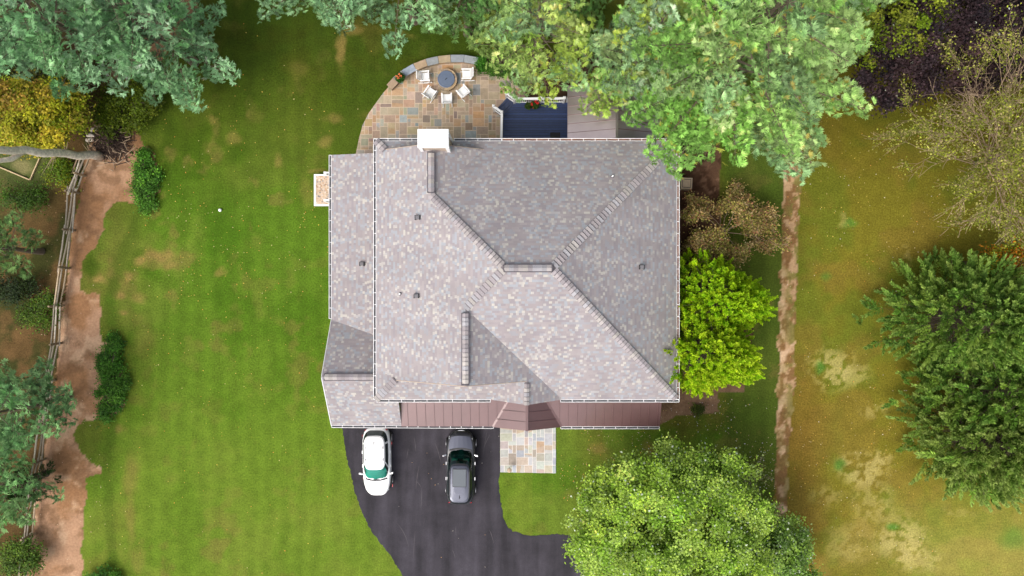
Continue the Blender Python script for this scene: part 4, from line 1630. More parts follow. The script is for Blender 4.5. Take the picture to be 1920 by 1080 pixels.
q = [P(-60, 288), P(-20, 235), P(76, 297), P(58, 338)]
for a, b in ((q[0], q[3]), (q[3], q[2]), (q[2], q[1])):
    MB().bar((a[0], a[1], .06), (b[0], b[1], .06), .07, .14).build('board', M['timber'], sb, off=so)

# ------------------------------------------------------------------ split rail fence
fpx = [(172, 296), (160, 330), (148, 362), (140.5, 432), (131, 503), (119, 573), (116, 643), (103, 713), (94, 790), (85, 860), (73, 930), (66, 1000), (60, 1060), (54, 1130)]
fence = empty('split_rail_fence', P(119, 573))
fo_ = P(119, 573)
tag(fence, 'weathered split rail fence with three loose rails along the dirt strip', 'fence')
rf = random.Random(21)
fb = [P(*q) for q in fpx]
for (x, y, z) in fb:
    hgt = rf.uniform(1.25, 1.4)
    c = tuple(SA(np.array((158, 140, 112)) * rf.uniform(.85, 1.1)))
    mb = MB()
    lx, ly = rf.uniform(-.04, .04), rf.uniform(-.04, .04)
    mb.tube([(x, y, -.1), (x + lx, y + ly, hgt * .6), (x + lx * 2, y + ly * 2, hgt)], [.085, .08, .07], 6, c)
    mb.build('post', M['rail'], fence, off=fo_)
for i in range(len(fb) - 1):
    a, b = np.array(fb[i]), np.array(fb[i + 1])
    for lev, zz in enumerate((.38, .74, 1.10)):
        for dup_ in range(2 if rf.random() < .3 else 1):
            d = (b - a) / np.linalg.norm(b - a)
            sd = np.array((-d[1], d[0], 0))
            e0 = a - d * rf.uniform(.12, .35) + sd * rf.uniform(-.09, .09) + np.array((0, 0, zz + rf.uniform(-.05, .05)))
            e1 = b + d * rf.uniform(.12, .35) + sd * rf.uniform(-.09, .09) + np.array((0, 0, zz + rf.uniform(-.05, .05)))
            mid_ = (e0 + e1) / 2 + sd * rf.uniform(-.03, .03) + np.array((0, 0, rf.uniform(-.05, .02)))
            c = tuple(SA(np.array(rf.choice([(200, 190, 172), (212, 202, 184), (184, 172, 156), (204, 182, 152), (172, 160, 142)])) * rf.uniform(.9, 1.05)))
            MB().tube([e0, mid_, e1], [.045, .06, .045], 5, c).build('rail', M['rail'], fence, off=fo_)

# ------------------------------------------------------------------ vegetation tools
UP = np.array((0, 0, 1.0))


class Crown:
    def __init__(s):
        s.V, s.C = [], []

    def blades(s, B, D, Ln, Wd, C, N=None, rng=None):
        D = norm(D)
        if N is None:
            N = rng.normal(size=B.shape)
        sd = norm(np.cross(D, N))
        Ln, Wd = np.asarray(Ln).reshape(-1, 1), np.asarray(Wd).reshape(-1, 1)
        q = np.stack([B, B + D * Ln * .55 + sd * Wd / 2, B + D * Ln, B + D * Ln * .55 - sd * Wd / 2], 1)
        s.V.append(q.reshape(-1, 3))
        s.C.append(C)

    def build(s, name, mat, parent, off):
        return fast_mesh(name, np.concatenate(s.V) - np.asarray(off), 4, np.concatenate(s.C), mat, parent)


def pal_mix(rng, n, cols, jit=.10):
    """n colours out of a palette of photo colours, blended and jittered"""
    c = np.asarray(cols, float)
    a, b = rng.randint(0, len(c), n), rng.randint(0, len(c), n)
    t = rng.rand(n, 1)
    m = c[a] * (1 - t) + c[b] * t
    return m * (1 + rng.normal(size=(n, 1)) * jit)


def seg_mesh(name, segs, mat, parent, off, sides=4):
    """segs: list of (a, b, ra, rb) tapered sticks -> one mesh"""
    A = np.array([q[0] for q in segs], float) - np.asarray(off)
    B = np.array([q[1] for q in segs], float) - np.asarray(off)
    ra = np.array([q[2] for q in segs], float).reshape(-1, 1)
    rb = np.array([q[3] for q in segs], float).reshape(-1, 1)
    d = norm(B - A)
    ref = np.where(np.abs(d[:, 2:3]) < .9, np.array([[0, 0, 1.0]]), np.array([[1.0, 0, 0]]))
    u = norm(np.cross(d, ref))
    v = np.cross(d, u)
    qs = []
    for k in range(sides):
        t0, t1 = 2 * PI * k / sides, 2 * PI * (k + 1) / sides
        c0, c1 = u * math.cos(t0) + v * math.sin(t0), u * math.cos(t1) + v * math.sin(t1)
        qs.append(np.stack([A + c0 * ra, A + c1 * ra, B + c1 * rb, B + c0 * rb], 1))
    V = np.concatenate(qs).reshape(-1, 3)
    return fast_mesh(name, V, 4, np.ones((len(V) // 4, 3)) * .5, mat, parent)


def plant_root(name, base, label, cat, group=None):
    r = empty(name, base)
    tag(r, label, cat, group)
    return r


def trunk_mesh(parent, base, top, r0, r1, mat, seed=0, name='trunk', n=8):
    rr = random.Random(seed)
    a, b = np.array(base, float), np.array(top, float)
    pts, rad = [], []
    for i in range(7):
        t = i / 6
        p = a + (b - a) * t
        if 0 < i < 6:
            p = p + np.array((rr.uniform(-.06, .06), rr.uniform(-.06, .06), 0))
        pts.append(p)
        rad.append((r0 * (1 - t) + r1 * t) * (1.35 if i == 0 else 1))
    return MB().tube(pts, rad, n).build(name, mat, parent, off=base)


def pine(label, cpx, cpy, zc, R, Ht, seed, cols, z0=.30, tips=None, tuft=.25, dens=1.15, group='tall pines around the house', name='pine_tree', sy=1.0, blades=14, wide=.048):
    rng = np.random.RandomState(seed)
    bx, by, _ = P(cpx, cpy, zc)
    base = (bx, by, 0)
    root = plant_root(name, base, label, 'pine tree', group)
    trunk_mesh(root, base, (bx + rng.uniform(-.3, .3), by + rng.uniform(-.3, .3), Ht * .97), .016 * Ht + .05, .03, M['bark'], seed)
    segs = []
    TP, TD, TC, TS = [], [], [], []
    nw = int(Ht * (1 - z0) / .98)
    for wi in range(nw):
        t = (wi + .5) / nw
        z = Ht * (z0 + (1 - z0) * t)
        nb = rng.randint(5, 8)
        a0 = rng.uniform(0, 6.28)
        prof = (1 - t) ** .62 if t > .12 else .8 + t
        for b in range(nb):
            az = a0 + b * 2 * PI / nb + rng.normal() * .22
            Lb = R * min(1.08, prof) * rng.uniform(.62, 1.1)
            el = R_(-4 + 50 * t ** 1.6 + rng.normal() * 6)
            dh = np.array((math.cos(az), math.sin(az) * sy, 0))
            p0 = np.array((bx, by, z))
            lift = rng.uniform(.02, .12)
            def pt(s):
                return p0 + dh * (Lb * s * math.cos(el)) + UP * (Lb * (s * math.sin(el) + lift * s * s - .03 * s))
            prev = pt(0)
            for k in range(1, 5):
                q = pt(k / 4)
                segs.append((prev, q, .008 * Lb * (1.15 - (k - 1) / 4) + .008, .008 * Lb * (1.15 - k / 4) + .006))
                prev = q
            bc = pal_mix(rng, 1, cols, .09)[0]
            nt_ = max(3, int(Lb / .30))
            for k in range(nt_):
                s = .30 + .70 * (k + rng.rand()) / nt_
                for sg in (-1, 1):
                    if rng.rand() < .08:
                        continue
                    ang = az + sg * R_(rng.uniform(38, 66))
                    lt = min(1.9, (.34 * Lb * (1.05 - s) + .28)) * rng.uniform(.7, 1.15)
                    td = np.array((math.cos(ang), math.sin(ang) * sy, rng.uniform(.0, .28)))
                    td /= np.linalg.norm(td)
                    q0 = pt(s)
                    segs.append((q0, q0 + td * lt, .012, .005))
                    m = max(1, int(lt / (.19 / dens)))
                    ss = (np.arange(m) + rng.rand(m) * .7 + .4) / m
                    ss = np.clip(ss, .15, 1.0)
                    pp = q0 + td * (lt * ss)[:, None] + rng.normal(size=(m, 3)) * .06
                    TP.append(pp)
                    dd = td * .75 + UP * .35 + rng.normal(size=(m, 3)) * .40
                    TD.append(dd)
                    cc = bc * (1 + rng.normal(size=(m, 1)) * .13)
                    if tips is not None:
                        f_ = (rng.rand(m, 1) < .04)
                        cc = np.where(f_, cc * .5 + np.array(tips) * .5, cc)
                    TC.append(cc)
                    TS.append(np.ones(m) * rng.uniform(.85, 1.15))
            TP.append(pt(1.0)[None]); TD.append((dh * .8 + UP * .5)[None]); TC.append(bc[None]); TS.append(np.ones(1))
    TP, TD, TC, TS = np.concatenate(TP), norm(np.concatenate(TD)), np.concatenate(TC), np.concatenate(TS)
    k = blades
    B = np.repeat(TP, k, 0)
    TD[:, 2] = np.clip(TD[:, 2], -.2, .75)
    TD = norm(TD)
    sd_ = norm(np.cross(TD, UP + rng.normal(size=TD.shape) * .25))
    nn_ = np.cross(sd_, TD)
    th = np.tile(np.linspace(-1.25, 1.25, k), len(TP)) + rng.normal(size=len(TP) * k) * .10
    A_k, S_k, N_k = np.repeat(TD, k, 0), np.repeat(sd_, k, 0), np.repeat(nn_, k, 0)
    D = A_k * np.cos(th)[:, None] + S_k * np.sin(th)[:, None] + N_k * rng.uniform(-.05, .45, (len(th), 1))
    C = np.repeat(TC, k, 0) * (1 + rng.normal(size=(len(TP) * k, 1)) * .05)
    cr = Crown()
    n = len(B)
    cr.blades(B, D, tuft * np.repeat(TS, k) * rng.uniform(.75, 1.15, n), wide * rng.uniform(.8, 1.2, n), SA(np.clip(C, 4, 250)), N=N_k + rng.normal(size=(n, 3)) * .25)
    cr.build('crown', M['needle'], root, base)
    seg_mesh('branches', segs, M['bark'], root, base, 3)
    return root


def leafy(name, label, cat, cpx, cpy, zc, lobes, seed, cols, Ht, leaf=.17, clumps=160, per=150, csize=.5, group=None, bark='bark', under=None, z_low=.25, trunk_r=.16, glint=0.0, mat='leaf', edge=.25, hang=0.0):
    """broad-leaved crown: leaf clumps on and inside a set of ellipsoid lobes (dx,dy,z,rx,ry,rz)"""
    rng = np.random.RandomState(seed)
    bx, by, _ = P(cpx, cpy, zc)
    base = (bx, by, 0)
    root = plant_root(name, base, label, cat, group)
    vol = np.array([l[3] * l[4] for l in lobes], float)
    pick = rng.choice(len(lobes), clumps, p=vol / vol.sum())
    Lb = np.array(lobes, float)[pick]
    d = rng.normal(size=(clumps, 3))
    d[:, 2] = np.abs(d[:, 2]) * .9 - z_low
    d = norm(d)
    rad = rng.uniform(.55, 1.0 + edge, (clumps, 1)) ** .6
    CP = np.array((bx, by, 0)) + Lb[:, :3] + d * Lb[:, 3:6] * rad
    CP[:, 2] = np.maximum(CP[:, 2], .12)
    cc = pal_mix(rng, clumps, cols, .10)
    cs = csize * rng.uniform(.6, 1.25, clumps)
    n = clumps * per
    off = rng.normal(size=(n, 3)) * np.repeat(cs, per)[:, None] * np.array((.55, .55, .32))
    # some leaves stretch out along a spray so that clumps are not round
    sp = norm(d + rng.normal(size=d.shape) * .7)
    off += np.repeat(sp, per, 0) * (rng.uniform(-.6, 1.0, n) * np.repeat(cs, per))[:, None] * .8
    if hang:
        off[:, 2] -= hang * np.abs(off[:, 0] * off[:, 1]) ** .5
    B = np.repeat(CP, per, 0) + off
    B[:, 2] = np.maximum(B[:, 2], .04)
    N = norm(UP * 1.0 + rng.normal(size=(n, 3)) * .48 + np.repeat(d, per, 0) * .30)
    D = np.cross(N, rng.normal(size=(n, 3)))
    C = np.repeat(cc, per, 0) * (1 + rng.normal(size=(n, 1)) * .13)
    if under is not None:
        f_ = rng.rand(n, 1) < .12
        C = np.where(f_, np.array(under) * (1 + rng.normal(size=(n, 1)) * .08), C)
    if glint:
        f_ = rng.rand(n, 1) < glint
        C = np.where(f_, np.array((226, 236, 214.0)), C)
    cr = Crown()
    L_ = leaf * rng.uniform(.7, 1.25, n)
    cr.blades(B, D, L_, L_ * .72, SA(np.clip(C, 3, 250)), N=N)
    cr.build('crown', M[mat], root, base)
    # trunk and limbs
    zt = min(l[2] for l in lobes) * .8
    trunk_mesh(root, base, (bx, by, zt), trunk_r, trunk_r * .6, M[bark], seed)
    segs = []
    for i in rng.choice(clumps, min(clumps, 60), replace=False):
        a = np.array((bx, by, zt * rng.uniform(.6, 1.0)))
        b = CP[i]
        m = a * .45 + b * .55 + np.array((0, 0, .12 * np.linalg.norm(b - a)))
        r0 = trunk_r * .38
        segs += [(a, m, r0, r0 * .55), (m, b, r0 * .55, .012)]
    seg_mesh('branches', segs, M[bark], root, base, 4)
    return root


def plumes(name, label, cat, cpx, cpy, zc, Ht, Rx, Ry, seed, cols, tipc, nplume=420, k=46, pl=.85, bl=.30, bw=.075, upw=.7, flat=.4, group=None, prof=None, rot=0, zmin=.08, droop=0.0, lobes=None):
    """conifer whose crown is made of pointed sprays"""
    rng = np.random.RandomState(seed)
    bx, by, _ = P(cpx, cpy, zc)
    base = (bx, by, 0)
    root = plant_root(name, base, label, cat, group)
    trunk_mesh(root, base, (bx, by, Ht * .9), .02 * Ht + .04, .03, M['bark'], seed)
    t = rng.rand(nplume) ** .85
    t = zmin + (1 - zmin) * t
    f_ = prof or (lambda q: (1 - q ** 2.2) ** .6)
    az = rng.uniform(0, 2 * PI, nplume)
    lob = 1 + .16 * np.sin(az * 3 + seed) + .10 * np.sin(az * 5 + t * 9 + seed * 2) + .08 * np.sin(az * 11 + t * 17)
    rr = f_(t) * lob * rng.uniform(.30, 1.0, nplume) ** .5
    out = np.stack([np.cos(az), np.sin(az), np.zeros(nplume)], 1)
    Pp = np.array((bx, by, 0)) + out * rr[:, None] * np.array((Rx, Ry, 0)) + np.stack([np.zeros(nplume), np.zeros(nplume), t * Ht * .92], 1)
    upk = upw + (1.2 if droop == 0 else .6) * t ** 2
    ax = norm(out * (1.0 - .5 * t[:, None]) + UP * upk[:, None] + rng.normal(size=(nplume, 3)) * .25)
    ls = pl * rng.uniform(.65, 1.2, nplume)
    cc = pal_mix(rng, nplume, cols, .10)
    n = nplume * k
    s = rng.rand(n) ** .8
    A = np.repeat(ax, k, 0)
    sd = norm(np.cross(A, UP + rng.normal(size=A.shape) * .25))
    nn = np.cross(sd, A)
    sgn = np.where(rng.rand(n) < .5, -1.0, 1.0)[:, None]
    L_ = np.repeat(ls, k)
    B = np.repeat(Pp, k, 0) + A * (L_ * (s - .35))[:, None]
    B[:, 2] -= droop * (L_ * s) ** 2
    D = A * .8 + sd * sgn * (1.0 - .75 * s)[:, None] * .9 + nn * rng.normal(size=(n, 1)) * flat + rng.normal(size=(n, 3)) * .12
    C = np.repeat(cc, k, 0) * (1 + rng.normal(size=(n, 1)) * .09)
    tm = np.clip((s - .45) * 1.5, 0, 1)[:, None] * rng.uniform(.2, 1, (n, 1))
    C = C * (1 - tm) + np.array(tipc) * tm
    cr = Crown()
    cr.blades(B, D, bl * rng.uniform(.7, 1.2, n) * (1.15 - .5 * s), bw * rng.uniform(.8, 1.2, n), SA(np.clip(C, 3, 250)), N=nn + rng.normal(size=(n, 3)) * .5)
    cr.build('crown', M['needle'], root, base)
    segs = [(np.array((bx, by, max(.2, p[2] - .25 * np.hypot(p[0] - bx, p[1] - by)))), p, .03, .01) for p in Pp[::2]]
    seg_mesh('branches', segs, M['bark'], root, base, 3)
    return root


def grow(rng, p, d, L, r, depth, segs, tips, kids, ang, shrink, wob, lift, nseg=4):
    p = np.array(p, float)
    d = np.array(d, float)
    sl = L / nseg
    for i in range(nseg):
        d = d + rng.normal(size=3) * wob + UP * lift
        d /= np.linalg.norm(d)
        q = p + d * sl
        segs.append((p, q, r * (1 - i / nseg * .5), r * (1 - (i + 1) / nseg * .5)))
        if depth > 0 and i >= 1:
            for _ in range(max(0, int(round(kids[depth - 1] / (nseg - 1) + rng.normal() * .4)))):
                s = norm(np.cross(d, rng.normal(size=3)))
                nd = d * math.cos(ang) + s * math.sin(ang)
                grow(rng, q, nd, L * shrink * rng.uniform(.7, 1.15), max(.011, r * .5), depth - 1, segs, tips, kids, ang, shrink, wob, lift, nseg)
        p = q
    if depth <= 1:
        tips.append((p, d))


def twiggy(name, label, cat, base, limbs, seed, kids, r0, Ht, cols, leafn, leaf=.10, shrink=.55, ang=.55, wob=.12, lift=.05, L0=3.0, group=None, bark='twig', under=None, spread=.35, stem=.8, cluster=1.0):
    rng = np.random.RandomState(seed)
    base = (base[0], base[1], 0)
    root = plant_root(name, base, label, cat, group)
    segs, tips = [], []
    trunk_mesh(root, base, (base[0], base[1], stem), r0, r0 * .8, M['bark'], seed)
    for i in range(limbs):
        az = i * 2 * PI / limbs + rng.normal() * .3
        el = R_(rng.uniform(14, 72))
        d = (math.cos(az) * math.cos(el), math.sin(az) * math.cos(el), math.sin(el))
        grow(rng, (base[0], base[1], stem * rng.uniform(.25, 1.0)), d, L0 * rng.uniform(.8, 1.2), r0 * .42, len(kids), segs, tips, kids, ang, shrink, wob, lift)
    sg = [q for q in segs if q[0][2] > .03 and q[1][2] > .03]
    seg_mesh('branches', sg, M[bark], root, base, 3)
    T = np.array([q[0] for q in tips])
    Dd = np.array([q[1] for q in tips])
    hot = np.arange(len(T))
    if cluster < 1:      # leaves are left on some boughs only
        v = vnoise(T[:, 0], T[:, 1], 1.1, seed + 3) + .3 * vnoise(T[:, 1] + T[:, 2], T[:, 2], .6, seed + 4)
        hot = hot[v >= np.quantile(v, 1 - cluster)]
    sel = hot[rng.randint(0, len(hot), leafn)]
    B = T[sel] + rng.normal(size=(leafn, 3)) * spread * .5 - Dd[sel] * rng.uniform(0, spread * 1.6, (leafn, 1))
    B[:, 2] = np.maximum(B[:, 2], .05)
    cm = pal_mix(rng, len(T), cols, .10)
    C = cm[sel] * (1 + rng.normal(size=(leafn, 1)) * .14)
    if under is not None:
        f_ = rng.rand(leafn, 1) < .1
        C = np.where(f_, np.array(under), C)
    N = norm(UP + rng.normal(size=(leafn, 3)) * .7)
    D = np.cross(N, rng.normal(size=(leafn, 3)))
    cr = Crown()
    L_ = leaf * rng.uniform(.7, 1.3, leafn)
    cr.blades(B, D, L_, L_ * .65, SA(np.clip(C, 3, 250)), N=N)
    cr.build('crown', M['leaf'], root, base)
    return root


# ------------------------------------------------------------------ trees
KGB = [(158, 202, 150), (140, 186, 132), (174, 214, 168), (122, 168, 110)]          # blue-green needles
KGM = [(160, 198, 138), (172, 208, 154), (140, 182, 112), (182, 214, 168)]          # mid green
KGY = [(182, 206, 92), (168, 202, 110), (190, 212, 120), (152, 190, 90)]            # yellow-green
KGD = [(116, 162, 84), (100, 148, 78), (130, 172, 94)]
KGL = [(168, 210, 116), (180, 218, 134), (148, 198, 96), (192, 222, 144)]
pine('blue green pine filling the top left corner of the yard', 85, 25, 9, 5.6, 15, 11, KGB, tuft=.28)
pine('blue green pine reaching out over the lawn, right of the corner pine', 240, 28, 8, 4.8, 13, 12, KGB, tuft=.28, z0=.16)
pine('blue green pine overhanging the lawn at the top edge, left one of that pair', 575, -105, 9, 5.0, 15, 13, KGM[:2] + KGB[:1])
pine('blue green pine overhanging the lawn at the top edge, nearest the patio', 735, -85, 9, 4.7, 15, 14, KGM[:2] + KGB[:1])
pine('dark green pine between the lawn pines and the bright pine over the deck', 862, -22, 7, 3.3, 11, 15, KGD + KGM[:1])
pine('bright yellow green pine hanging over the deck corner and patio', 1012, 66, 8, 4.3, 15, 16, KGY + KGM[:1], tips=(214, 190, 90))
pine('deep green pine in the shade at the top edge between two bright pines', 1085, -30, 6, 3.6, 11, 17, KGD)
pine('mid green pine spreading over the back porch roof', 1200, 108, 8, 4.2, 14, 18, KGM + KGY[:1], tips=(214, 190, 120))
pine('biggest pale green pine, its branches over the house corner and dirt track', 1392, 94, 12, 8.0, 21, 19, KGL + KGM[:1], tips=(226, 176, 70), tuft=.26, dens=1.45)
pine('pale green pine at the top edge behind the biggest pine', 1545, -70, 11, 5.2, 18, 20, KGL + KGM[:2])
leafy('maple_tree', 'yellow green broadleaf tree at the top edge beside the purple tree', 'tree', 1700, -5, 6, [(0, 0, 4.6, 3.0, 2.8, 2.2), (-1, -1, 4.0, 2.2, 2.0, 1.6)], 41,
      [(140, 156, 40), (126, 146, 34), (160, 166, 60), (104, 130, 24)], 8, clumps=150, per=150)
leafy('purple_beech', 'dark purple leaved tree in the top right corner', 'tree', 1800, 75, 5,
      [(0, 0, 4.5, 4.2, 3.0, 2.6), (2.5, 1.6, 5.0, 3.4, 2.6, 2.4), (-3.0, -1.6, 3.4, 2.4, 1.8, 1.8), (4.5, .6, 4.0, 2.6, 2.2, 2.0)], 42,
      [(66, 48, 50), (54, 40, 44), (80, 60, 60), (46, 38, 44)], 8, clumps=340, per=150, leaf=.16, under=(92, 72, 78), glint=.002)
twiggy('willow_tree', 'half bare tree with tangled pale branches and yellow green leaves, below the purple tree', 'tree', P(1888, 290, 3.0), 44, 51, (5, 5, 3.5), .10, 8,
       [(160, 164, 64), (142, 152, 52), (170, 168, 88), (124, 138, 44)], 42000, leaf=.125, L0=5.8, wob=.09, lift=.004, ang=.5, under=(190, 172, 120), stem=3.2, cluster=.7)
HP = lambda q: (1 - q ** 1.7) ** .8 + .02
HC = [(108, 150, 58), (122, 160, 62), (92, 132, 54), (140, 170, 68)]
plumes('hemlock_tree', 'large dark green conifer below the half bare tree, uppermost of three dense conifers', 'conifer', 1842, 600, 5, 10, 4.6, 4.1, 61,
       HC, (176, 200, 108), nplume=900, k=70, pl=1.35, bl=.34, bw=.085, upw=.42, flat=.25, droop=.12, prof=HP, group='dark conifers along the right edge')
plumes('hemlock_tree', 'dark conifer at the right edge, the middle one of three dense conifers', 'conifer', 1915, 730, 5, 9.5, 4.6, 4.4, 67,
       HC, (176, 200, 108), nplume=800, k=70, pl=1.35, bl=.34, bw=.085, upw=.42, flat=.25, droop=.12, prof=HP, group='dark conifers along the right edge')
plumes('hemlock_tree', 'olive green conifer at the right edge, lowest of three dense conifers', 'conifer', 1868, 828, 4, 8.0, 4.3, 4.1, 62,
       [(136, 164, 68), (120, 152, 62), (150, 174, 80), (108, 144, 54)], (190, 206, 124), nplume=800, k=70, pl=1.35, bl=.34, bw=.085, upw=.42, flat=.25, droop=.12, prof=HP, group='dark conifers along the right edge')
leafy('autumn_shrub', 'small shrub with orange and yellow autumn leaves at the right edge', 'shrub', 1886, 490, 4.4, [(0, 0, 4.2, 1.2, .7, .8), (.9, .1, 4.4, 1.0, .7, .8)], 43,
      [(196, 140, 30), (150, 150, 30), (206, 120, 30), (120, 140, 30)], 4, clumps=46, per=90, leaf=.14)
CY = [(186, 222, 34), (168, 212, 30), (200, 228, 50), (150, 202, 26)]
plumes('golden_cypress', 'vivid lime green cypress by the east eave, the upper of the two touching ones', 'cypress', 1358, 566, 6, 9.2, 3.1, 2.8, 71, CY[:2] + [(146, 200, 30)], (196, 228, 58),
       nplume=900, k=60, pl=.75, bl=.24, bw=.075, upw=.7, flat=.5, group='lime green cypresses beside the house')
plumes('golden_cypress', 'vivid lime green cypress by the east eave, the lower yellower one of two', 'cypress', 1335, 662, 6, 9.8, 3.3, 2.9, 72, CY, (210, 232, 66),
       nplume=1000, k=60, pl=.75, bl=.24, bw=.075, upw=.7, flat=.5, group='lime green cypresses beside the house')
twiggy('dogwood_tree', 'brownish dogwood with thin rusty leaves between the utility box and the cypress', 'tree', P(1368, 432, 2), 13, 52, (4.5, 4, 3), .08, 5,
       [(172, 156, 90), (152, 150, 70), (182, 148, 98), (136, 142, 58), (194, 168, 122)], 17000, leaf=.135, L0=2.3, wob=.16, lift=.03, under=(176, 122, 90), group=None)
ML = [(164, 196, 74), (148, 186, 62), (180, 208, 96), (134, 174, 54), (172, 202, 76)]
leafy('maple_tree', 'leafy light green maple beside the driveway at the bottom of the picture', 'tree', 1262, 985, 6,
      [(0, 0, 6.2, 4.4, 3.6, 2.6), (-2.6, -.8, 5.0, 3.0, 3.0, 2.2), (2.4, .9, 5.2, 3.0, 3.0, 2.4), (.3, 2.2, 4.8, 2.6, 2.2, 2.0), (-2.8, 1.0, 4.4, 2.2, 2.0, 1.8), (2.0, -2.6, 5.2, 3.6, 2.6, 2.4), (-1.5, -3.0, 5.0, 3.2, 2.4, 2.2)], 44,
      ML, 10, clumps=620, per=230, leaf=.15, glint=.014, under=(164, 190, 110), trunk_r=.24, edge=.15)
leafy('maple_tree', 'lower leafy tree spreading right of the big maple at the bottom', 'tree', 1452, 1040, 4.5,
      [(0, 0, 3.6, 2.2, 1.8, 1.8), (-1.2, 1.2, 3.0, 1.6, 1.5, 1.4), (.6, -1.6, 3.4, 2.2, 1.8, 1.6)], 45, [(144, 178, 70), (128, 168, 62), (162, 192, 92), (116, 156, 66)], 6, clumps=190, per=220, leaf=.14, glint=.025, under=(160, 186, 120))
twiggy('young_tree', 'thin wispy young tree with tiny pale leaves behind the big maple', 'tree', P(1405, 900, 1.5), 7, 53, (4, 3), .05, 4, [(128, 140, 72), (148, 156, 100), (110, 124, 56)], 1500, leaf=.10, L0=1.1, under=(214, 214, 196))
# left woodland edge
leafy('young_maple', 'yellow and orange autumn maple beside the grey trunk at the left edge', 'tree', 60, 212, 4,
      [(0, 0, 3.4, 2.2, 1.8, 1.4), (-2.4, .2, 3.2, 2.2, 1.8, 1.4), (1.5, .4, 3.2, 1.3, 1.2, 1.1), (-.6, -1.0, 3.0, 2.0, 1.0, 1.1)], 46,
      [(164, 164, 34), (150, 158, 30), (182, 166, 46), (132, 150, 30), (206, 166, 70)], 5, clumps=190, per=140, leaf=.16, hang=.3)
leafy('woodland_shrub', 'dark olive shrub between the corner pine and the yellow maple', 'shrub', 28, 140, 2.5, [(0, 0, 2.0, 2.6, 1.6, 1.2), (2.8, -.3, 2.0, 2.2, 1.4, 1.2)], 47,
      [(72, 84, 20), (58, 70, 16), (88, 94, 26)], 3, clumps=90, per=120, leaf=.15)
leafy('woodland_shrub', 'olive green shrub beside the brush pile at the top of the dirt strip', 'shrub', 228, 192, 1.5, [(0, 0, 1.0, 1.5, 1.3, .9), (-.8, -.9, .8, 1.0, .9, .7), (1.0, .2, .8, 1.0, .8, .6)], 48,
      [(112, 128, 28), (92, 112, 20), (130, 140, 40), (76, 96, 18)], 2, clumps=85, per=120, leaf=.13)
pine('small grey green pine left of the fence, beside the standing trunk', -5, 465, 4, 2.6, 8, 22, [(122, 158, 92), (108, 144, 84), (136, 170, 100)], tuft=.28, group='young pines left of the fence')
pine('young grey green pine leaning over the fence at the lower left', 28, 770, 5, 4.1, 9, 23, [(140, 184, 122), (156, 198, 132), (120, 166, 106)], tuft=.28, group='young pines left of the fence')
pine('young grey green pine at the left edge below the leaning one', -20, 930, 5, 3.6, 9, 24, [(140, 184, 118), (154, 196, 126)], tuft=.28, group='young pines left of the fence')
leafy('woodland_shrub', 'bright green shrub just left of the fence beneath the grey trunk', 'shrub', 108, 322, .8, [(0, 0, .6, .7, .7, .4)], 49, [(110, 140, 30), (150, 150, 30), (92, 126, 26)], 1, clumps=26, per=70, leaf=.12, trunk_r=.03)
leafy('woodland_shrub', 'ragged green shrub growing through the dead needles left of the fence', 'shrub', 68, 592, .8, [(0, 0, .6, .9, .7, .4), (.6, .8, .6, .5, .5, .4)], 50, [(82, 116, 28), (104, 132, 36), (64, 96, 24)], 1, clumps=32, per=70, leaf=.12, trunk_r=.03)
plumes('woodland_conifer', 'dark feathery evergreen shrub pushing through the lower end of the fence', 'shrub', 55, 905, 1.2, 2.6, 1.5, 1.3, 63, [(46, 74, 40), (58, 86, 42)], (84, 112, 56), nplume=110, k=36, pl=.7, bl=.25, bw=.05, upw=.3, flat=.3, droop=.1, prof=lambda q: 1.05 - q * .7)
leafy('woodland_shrub', 'green shrub at the very lower left, tangled in the fence rails', 'shrub', 36, 1045, 1, [(0, 0, .9, 1.1, .9, .6)], 54, [(84, 116, 34), (108, 136, 40), (66, 96, 30)], 1.5, clumps=44, per=80, leaf=.13, trunk_r=.04)
leafy('woodland_shrub', 'dark green shrub under the small pine, left of the fence', 'shrub', 25, 545, .8, [(0, 0, .7, 1.4, .7, .5)], 55, [(44, 62, 30), (58, 74, 32)], 1, clumps=30, per=80, leaf=.13, trunk_r=.03)
leafy('woodland_shrub', 'patchy green shrub crossing behind the upper fence posts', 'shrub', 40, 372, .6, [(0, 0, .5, 1.5, .5, .35)], 56, [(78, 112, 30), (60, 92, 24)], 1, clumps=30, per=70, leaf=.12, trunk_r=.03)
# low evergreen shrubs along the dirt strip
DG = [(86, 138, 40), (72, 122, 34), (104, 152, 50), (62, 110, 32)]
leafy('bed_shrub', 'long dark green shrub on the dirt strip, the upper one near the lawn', 'shrub', 268, 335, .6, [(-.1, 1.2, .2, .4, .6, .2), (.1, .3, .22, .62, .8, .22), (-.05, -.7, .22, .58, .7, .2), (.05, -1.5, .2, .36, .5, .2)], 57, DG, 1, clumps=70, per=110, leaf=.12, csize=.32, trunk_r=.03, group='dark shrubs along the dirt strip')
leafy('bed_shrub', 'long dark green shrub on the dirt strip, the lower larger one', 'shrub', 203, 712, .6, [(.1, 2.1, .2, .45, .7, .2), (-.2, 1.0, .22, .7, .7, .22), (.25, .0, .25, .8, .9, .25), (-.15, -1.1, .22, .8, .8, .24), (-.1, -2.1, .2, .55, .6, .2)], 58, DG, 1, clumps=110, per=110, leaf=.12, csize=.32, trunk_r=.03, group='dark shrubs along the dirt strip')
leafy('bed_shrub', 'dark shrub tip at the bottom edge beside the dirt strip', 'shrub', 190, 1090, .5, [(0, 0, .4, .9, .6, .35)], 59, DG, 1, clumps=26, per=80, leaf=.12, csize=.32, trunk_r=.03, group='dark shrubs along the dirt strip')
